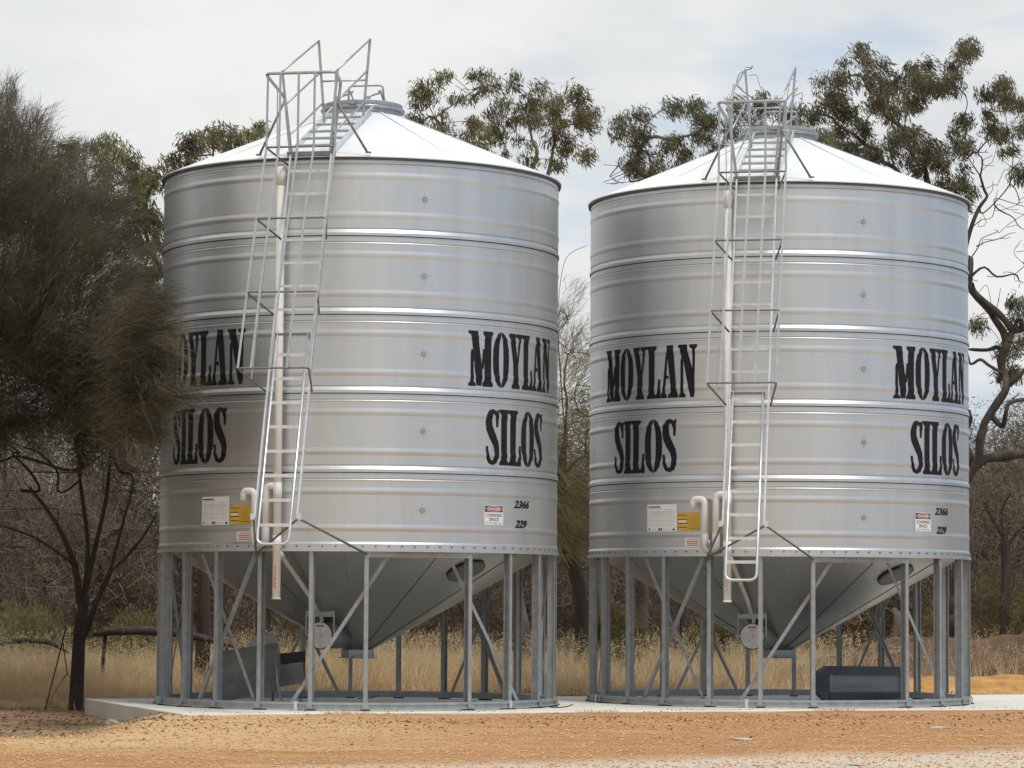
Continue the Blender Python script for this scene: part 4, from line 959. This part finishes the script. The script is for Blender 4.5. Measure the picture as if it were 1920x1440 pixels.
# ---- scrub trees further back: three kinds, copied
def scrub_proto(seed, h, dens, matn):
    r = np.random.default_rng(seed); root = empty('scrub_tree', (0, 0, 0)); att = []
    for _ in range(95):
        a = r.uniform(0, 2 * math.pi); q = r.uniform(0, 1) ** .6; z = r.uniform(.18, 1); wdt = h * .42 * math.sin(math.pi * min(1, z * .75 + .2)) ** .7
        att.append(Vector((math.cos(a) * q * wdt, math.sin(a) * q * wdt, z * h)))
    mb, *_ = grow([(0, 0, 0), (.05, 0, h * .12), (.0, .05, h * .25)], att, r, tip=.006, base=.09, jit=.22, arch=.08, power=2.1); mb.build('trunk', MT['twig'] if seed % 2 else MT['bark'], root)
    A = np.array([list(a) for a in att]); idx = r.integers(0, len(A), int(5200 * dens)); c = A[idx] + r.normal(size=(len(idx), 3)) * .20
    V1, F1 = strips(c, r.normal(size=c.shape) + np.array([0, 0, .5]), r.uniform(.2, .5, len(c)), r.uniform(.002, .004, len(c)), .0, r)
    np_mesh('twigs', V1, F1, MT['twig'], root)
    idx = r.integers(0, len(A), int(13000 * dens)); c = A[idx] + r.normal(size=(len(idx), 3)) * .24
    V2, F2 = leaves(c, r.normal(size=c.shape) + np.array([0, 0, -.2]), r.uniform(.06, .15, len(c)), r.uniform(.006, .014, len(c)), r)
    np_mesh('crown', V2, F2, MT[matn], root)
    return root
protos = [scrub_proto(41, 4.2, 1.0, 'scrub'), scrub_proto(42, 5.2, 1.0, 'scrub'), scrub_proto(43, 3.4, 1.1, 'scrub'), scrub_proto(44, 4.6, .8, 'sheoak')]
used = set()
def copy_tree(o, parent=None):
    c = o.copy(); COL.objects.link(c); c.parent = parent
    for ch__ in list(o.children): copy_tree(ch__, c)
    return c
rs = np.random.default_rng(50); SG = 'grey brown scrub trees in the woods behind'
spots = []
for row, (y0_, xs_) in enumerate(((58, np.arange(-11, 13, 2.1)), (62, np.arange(-12, 14, 2.0)), (67, np.arange(-13, 15, 2.0)), (73, np.arange(-14, 16.5, 2.1)))):
    for x_ in xs_: spots.append((x_ + rs.uniform(-.7, .7), y0_ + rs.uniform(-1.5, 1.5)))
for _ in range(7): spots.append((rs.uniform(-15, -10.5), rs.uniform(32, 46)))
for _ in range(34): spots.append((rs.uniform(-32, -13.5), rs.uniform(38, 72)))
for _ in range(20): spots.append((rs.uniform(15.5, 34), rs.uniform(44, 74)))
for n_, (x_, y_) in enumerate(spots):
    i = int(rs.integers(0, 4)); p_ = protos[i]
    o_ = p_ if i not in used else copy_tree(p_)
    used.add(i)
    s = rs.uniform(.85, 1.15); o_.location = (x_, y_, float(gz(x_, y_)) - .02); o_.rotation_euler = (0, 0, rs.uniform(0, 6.28))
    o_.scale = (s, s, s * (.92 if abs(x_) < 8 else 1.05)); tag(o_, 'grey brown leafy scrub tree in the woods behind the silos', 'tree', SG) if x_ > -9.5 and x_ < 15 else tag(o_, 'grey brown scrub tree standing beyond the left or right end of the yard', 'tree', 'scrub trees beyond the ends of the yard')
for i, p_ in enumerate(protos):
    if i not in used: tag(p_, 'grey brown leafy scrub tree in the woods behind the silos', 'tree', SG); p_.location = (12 + i, 76, 0)
# the far wood beyond, one mass
r = np.random.default_rng(60); n = 90000
xx = r.uniform(-19, 21, n); yy = r.uniform(78, 90, n); hh = 3.3 + .8 * np.sin(xx * .9) + .6 * np.sin(xx * 2.3 + 1) + .3 * np.sin(xx * 5.1)
zz = r.uniform(0, 1, n) ** 1.1 * hh
c = np.stack([xx, yy, zz], 1); V_, F_ = leaves(c, r.normal(size=(n, 3)) + np.array([0, 0, .4]), r.uniform(.2, .5, n), r.uniform(.03, .07, n), r)
tag(np_mesh('distant_scrub', V_, F_, MT['scrub']), kind='stuff')

# small separate trees and wood on the ground
def small_tree(name, label, pts, limbs, att, seed, base, matn='bark'):
    r = np.random.default_rng(seed); o = Vector((pts[0].x, pts[0].y, float(gz(pts[0].x, pts[0].y)) - .02)); root = empty(name, tuple(o)); tag(root, label, 'tree')
    mb, *_ = grow([p - o for p in pts], [a - o for a in att], r, limbs=[[p - o for p in l] for l in limbs], tip=.006, base=base, jit=.1); mb.build('trunk', MT[matn], root)
    A = np.array([list(a - o) for a in att]); idx = r.integers(0, len(A), 1800); c = A[idx] + r.normal(size=(len(idx), 3)) * .22
    V2, F2 = leaves(c, r.normal(size=c.shape), r.uniform(.06, .14, len(c)), r.uniform(.006, .012, len(c)), r); np_mesh('crown', V2, F2, MT['scrub'], root)
small_tree('scrub_tree', 'slender dark crooked tree standing right of the right silo, beyond the earth bank', path((1888, 1225, 55), (1882, 1160, 55), (1886, 1080, 55), (1884, 1010, 55), (1878, 960, 55)), [path((1884, 1010, 55), (1862, 975, 55), (1850, 950, 55)), path((1885, 1030, 55), (1905, 1000, 55), (1922, 985, 55))], path((1850, 940, 55), (1870, 930, 55.4), (1895, 925, 54.8), (1915, 975, 55), (1840, 960, 55)), 71, .085)
small_tree('scrub_tree', 'twin stemmed leaning dark tree seen through the right legs of the left silo', path((890, 1250, 55), (888, 1215, 55), (872, 1160, 55), (850, 1110, 55)), [path((852, 1240, 55), (853, 1190, 55), (845, 1130, 55)), path((888, 1215, 55), (900, 1160, 55), (912, 1100, 55))], path((840, 1060, 55), (870, 1040, 55), (910, 1050, 55), (930, 1080, 55), (860, 1020, 55.5)), 72, .09)
small_tree('scrub_tree', 'leaning thick grey trunk seen through the far right legs of the left silo', path((1000, 1262, 52), (975, 1225, 52), (955, 1180, 52), (950, 1110, 52)), [path((955, 1180, 52), (930, 1150, 52), (915, 1100, 52)), path((960, 1190, 52), (962, 1120, 52), (968, 1050, 52))], path((915, 1060, 52), (945, 1040, 52), (970, 1020, 52), (985, 1050, 52)), 73, .16, 'gumbark')
small_tree('scrub_tree', 'thin dark stem standing in the grass under the hopper of the left silo', path((655, 1262, 51), (650, 1230, 51), (645, 1180, 51), (660, 1120, 51)), [path((650, 1220, 51), (640, 1200, 51), (630, 1170, 51))], path((640, 1090, 51), (670, 1080, 51), (655, 1060, 51)), 74, .07)
small_tree('scrub_tree', 'bent dark stem behind the grey chute under the left silo', path((520, 1240, 50), (512, 1210, 50), (505, 1170, 50), (500, 1110, 50)), [path((512, 1200, 50), (530, 1180, 50), (545, 1140, 50))], path((490, 1080, 50), (515, 1070, 50), (545, 1100, 50)), 75, .06)
small_tree('scrub_tree', 'dark upright trunk seen through the middle legs of the right silo', path((1283, 1230, 56), (1280, 1180, 56), (1278, 1120, 56), (1272, 1050, 56)), [path((1280, 1150, 56), (1300, 1110, 56), (1310, 1060, 56))], path((1260, 1020, 56), (1290, 1010, 56), (1310, 1040, 56)), 76, .06)
# fallen log
lg_ = MB(); pts = path((172, 1190, 46.5), (215, 1184, 46.6), (265, 1182, 46.8), (325, 1186, 47), (380, 1196, 47.2), (440, 1212, 47.6))
lg_.tube(pts, [.035, .06, .07, .065, .055, .03], 9); k = lg_.build('fallen_log', MT['bark']); tag(k, 'dark fallen branch resting level across the grass beside the sheoak trunk', 'log')
sub = MB(); sub.tube(path((420, 1207, 47.6), (436, 1240, 47.6), (444, 1280, 47.6)), [.035, .03, .028], 6); sub.build('side_branch', MT['bark'], k)
sub = MB(); sub.tube(path((198, 1186, 46.6), (194, 1230, 46.6), (190, 1290, 46.6)), [.03, .03, .03], 6); sub.build('side_branch', MT['bark'], k)
lg_ = MB(); lg_.tube(path((-60, 1222, 49), (0, 1205, 49), (50, 1200, 49), (95, 1205, 49), (130, 1225, 49)), [.04, .05, .045, .035, .02], 8); k = lg_.build('fallen_log', MT['bark']); tag(k, 'grey fallen bough half buried in dry grass at the far left edge', 'log')
# dead branch leaning by the sheoak trunk
lg_ = MB(); bp_ = [P(84, 1332, 42.4), P(95, 1290, 42.4), P(108, 1240, 42.5), P(118, 1200, 42.5), P(124, 1176, 42.5), P(118, 1172, 42.5)]
bp_[0].z = float(gz(bp_[0].x, bp_[0].y)) - .02
lg_.tube(bp_, [.010, .010, .011, .012, .012, .006], 6); k = lg_.build('dead_branch', MT['bark']); tag(k, 'thin dead forked branch propped against the sheoak trunk', 'branch')
sub = MB(); sub.tube(path((117, 1200, 42.5), (122, 1235, 42.45), (126, 1262, 42.4), (135, 1275, 42.4)), [.010, .008, .008, .004], 5); sub.build('side_branch', MT['bark'], k)
sub = MB(); sub.tube(path((126, 1262, 42.4), (104, 1295, 42.35), (92, 1322, 42.3)), [.007, .005, .003], 5); sub.build('side_branch', MT['bark'], k)
# pale rock at the slab side
def rock(px, py, Y, s, label, seed, flat=.5):
    r = np.random.default_rng(seed); import bmesh
    bm = bmesh.new(); bmesh.ops.create_icosphere(bm, subdivisions=3, radius=1)
    ph = r.uniform(0, 6, 6)
    for v in bm.verts:
        c = v.co; k_ = 1 + .18 * math.sin(c.x * 3 + ph[0]) * math.sin(c.y * 2.5 + ph[1]) + .10 * math.sin(c.z * 5 + ph[2] + c.x * 4) + .05 * math.sin(c.y * 11 + ph[3])
        v.co = Vector((c.x * k_ * s, c.y * k_ * s * .8, c.z * k_ * s * flat))
    me = bpy.data.meshes.new('rock'); bm.to_mesh(me); bm.free(); me.materials.append(MT['rock'])
    for p in me.polygons: p.use_smooth = True
    o = bpy.data.objects.new('rock', me); COL.objects.link(o); p = P(px, py, Y); o.location = (p.x, p.y, float(gz(p.x, p.y)) + s * flat * .3); tag(o, label, 'rock'); return o
rock(212, 1341, 38.0, .10, 'pale rock lying against the left side of the slab', 81)
rock(1392, 1378, 30.6, .13, 'flat pale stone set in the gravel below the right silo, nearer its ladder', 82, .14)
rock(1760, 1362, 33.5, .12, 'flat pale stone in the gravel at the right, near the slab', 83, .14)
rock(1590, 1412, 26.8, .14, 'flat pale stone at the edge of the pale road grit', 84, .12)

# ---- dry grass
def grass(name, n, region, hf, seed, matn, wd=(.0025, .005), lean=.5, label=None):
    r = np.random.default_rng(seed); x, y = region(r, n); ok = np.ones(len(x), bool)
    u = (x - S1.x) * U.x + (y - S1.y) * U.y; v = (x - S1.x) * Vv.x + (y - S1.y) * Vv.y
    ok &= ~((u > -3.08) & (u < 14.2) & (v > -3.2) & (v < 2.72)); x, y = x[ok], y[ok]; n = len(x)
    h = hf(x, y, r) ; z = gz(x, y) - .02
    c = np.stack([x, y, z], 1); d = np.stack([r.normal(0, lean, n) + .08, r.normal(0, lean, n), np.ones(n)], 1)
    V_, F_ = strips(c, d, h, r.uniform(*wd, n), .12, r)
    o = np_mesh(name, V_, F_, MT[matn]); tag(o, kind='stuff'); return o
def clump(x, y, s=1.0, ph=0): return .5 + .5 * (np.sin(x * 2.1 * s + ph + np.sin(y * 1.7 * s)) * np.sin(y * 1.3 * s + ph * 2 + np.sin(x * 1.1 * s)))
def back_v(x, y): return (x - S1.x) * Vv.x + (y - S1.y) * Vv.y
def reg_back(r, n):
    x = r.uniform(-10.5, 11, n); y = r.uniform(41, 58, n); v = back_v(x, y); keep = (v > 3.3 + 1.6 * clump(x, y, .7)) & (r.uniform(0, 1, n) < np.clip((v - 2.8) / 2.2, .12, 1) * (.35 + .65 * clump(x, y, 1.3, 1)))
    return x[keep], y[keep]
def h_back(x, y, r):
    v = back_v(x, y); return np.clip(.12 + .11 * (v - 2.9), .10, .56) * (.38 + .85 * clump(x, y, 1.1, 2)) * r.uniform(.5, 1.2, len(x))
grass('dry_grass', 260000, reg_back, h_back, 91, 'straw')
def reg_left(r, n):
    x = r.uniform(-10, -4.8, n); y = r.uniform(41.2, 52, n); keep = (y > 42.4 + .5 * clump(x, y)) & (r.uniform(0, 1, n) < .45 + .55 * clump(x, y, 1.5)); return x[keep], y[keep]
def h_left(x, y, r): return np.clip(.20 + .12 * (y - 42.4), .15, .62) * (.5 + .75 * clump(x, y, 1.2)) * r.uniform(.5, 1.15, len(x))
grass('dry_grass', 95000, reg_left, h_left, 92, 'straw')
def reg_seed(r, n):
    x = r.uniform(-10, 9, n); y = r.uniform(43.5, 54, n); v = back_v(x, y); keep = (v > 3.6) & (r.uniform(0, 1, n) < .2 + clump(x, y, .9, 3)); return x[keep], y[keep]
def h_seed(x, y, r): return r.uniform(.45, .95, len(x)) * (.6 + .4 * clump(x, y, .9, 3))
grass('tall_dry_grass', 15000, reg_seed, h_seed, 93, 'straw2', wd=(.003, .006), lean=.28)
# feathery tops on the tall stalks
r = np.random.default_rng(94); sx_, sy_ = reg_seed(r, 11000); hh = h_seed(sx_, sy_, r) * .95; n = len(sx_)
base_ = np.stack([sx_ + r.normal(0, .06, n), sy_, gz(sx_, sy_) + hh], 1); idx = np.repeat(np.arange(n), 9); c = base_[idx] + r.normal(size=(len(idx), 3)) * np.array([.018, .018, .05])
V_, F_ = leaves(c, r.normal(size=c.shape) * .7 + np.array([.2, 0, .9]), r.uniform(.02, .045, len(c)), r.uniform(.003, .006, len(c)), r)
tag(np_mesh('grass_seed_heads', V_, F_, MT['straw2']), kind='stuff')
# fallen leaves and bark bits on the ground behind and left of the slab
n = 9000; x = r.uniform(-10, 9, n); y = r.uniform(34, 47, n); u = (x - S1.x) * U.x + (y - S1.y) * U.y; v = back_v(x, y)
k = (~((u > -3.1) & (v > -3.2) & (v < 2.75))) & ((x < -3.4) | (v > 2.7)); x, y = x[k], y[k]; n = len(x)
V_, F_ = leaves(np.stack([x, y, gz(x, y) + .006], 1), np.stack([r.normal(size=n), r.normal(size=n), np.abs(r.normal(0, .15, n))], 1), r.uniform(.03, .09, n), r.uniform(.006, .014, n), r)
tag(np_mesh('leaf_litter', V_, F_, MT['litter']), kind='stuff')
# pebbles in the gravel
def pebbles(name, n, reg, s0, s1, matn, seed):
    r = np.random.default_rng(seed); x, y = reg(r, n); n = len(x); s = s0 * (s1 / s0) ** (r.uniform(0, 1, n) ** 2.2)
    base = np.array([[1, 0, 0], [0, 1, 0], [-1, 0, 0], [0, -1, 0], [.1, .1, .7], [-.1, 0, -.7]]); a = r.uniform(0, 6.28, n); ca, sa = np.cos(a), np.sin(a)
    V_ = base[None] * r.uniform(.6, 1.25, (n, 6, 1)) * s[:, None, None]; X_ = V_[:, :, 0] * ca[:, None] - V_[:, :, 1] * sa[:, None]; Y_ = V_[:, :, 0] * sa[:, None] + V_[:, :, 1] * ca[:, None]
    V_ = np.stack([X_ + x[:, None], Y_ + y[:, None], V_[:, :, 2] + (gz(x, y) + s * .25)[:, None]], 2).reshape(-1, 3)
    f = np.array([[0, 1, 4], [1, 2, 4], [2, 3, 4], [3, 0, 4], [1, 0, 5], [2, 1, 5], [3, 2, 5], [0, 3, 5]]); F_ = (np.arange(n)[:, None, None] * 6 + f[None]).reshape(-1, 3)
    tag(np_mesh(name, V_, F_, MT[matn]), kind='stuff')
def reg_front(r, n):
    x = r.uniform(-6.5, 7.5, n); y = r.uniform(22.8, 37.8, n); v = back_v(x, y); k = (v < -3.15) & ((x > -3.6) | (y < 34)); return x[k], y[k]
pebbles('gravel_stones', 52000, reg_front, .004, .022, 'stone', 95)

n = 1500; x = r.uniform(-6.5, 7.5, n); y = 34.2 + .345 * (x + 2) + np.abs(r.normal(0, 2.2, n)) * -1 + .9; v = back_v(x, y); k = v < -3.12; x, y = x[k], y[k]; n = len(x)
V_, F_ = leaves(np.stack([x, y, gz(x, y) + .008], 1), np.stack([r.normal(size=n), r.normal(size=n), np.abs(r.normal(0, .2, n))], 1), r.uniform(.02, .06, n), r.uniform(.005, .012, n), r)
tag(np_mesh('leaf_litter', V_, F_, MT['litter']), kind='stuff')
def reg_edge(r, n):
    u = r.uniform(-3, 13, n); v = -3.14 - np.abs(r.normal(0, .05, n)); k = clump(u, v, 1.9, 5) > .72; u, v = u[k], v[k]
    return S1.x + U.x * u + Vv.x * v, S1.y + U.y * u + Vv.y * v
def grass2(n):
    r = np.random.default_rng(97); x, y = reg_edge(r, n); n = len(x); c = np.stack([x, y, gz(x, y) - .01], 1); d = np.stack([r.normal(0, .6, n), r.normal(0, .6, n), np.ones(n)], 1)
    V_, F_ = strips(c, d, r.uniform(.03, .09, n), r.uniform(.002, .004, n), .2, r); tag(np_mesh('edge_weeds', V_, F_, MT['straw']), kind='stuff')
grass2(5000)

n = 420; u = r.uniform(-2.9, 12, n); v = -3.0 + np.abs(r.normal(0, .28, n)); r2 = r.uniform(0, 1, n); v = np.where(r2 < .25, r.uniform(-2.9, 2.5, n), v); x = S1.x + U.x * u + Vv.x * v; y = S1.y + U.y * u + Vv.y * v
V_, F_ = leaves(np.stack([x, y, np.full(n, .004)], 1), np.stack([r.normal(size=n), r.normal(size=n), np.abs(r.normal(0, .1, n))], 1), r.uniform(.012, .04, n), r.uniform(.003, .009, n), r)
tag(np_mesh('leaf_litter', V_, F_, MT['litter']), kind='stuff')
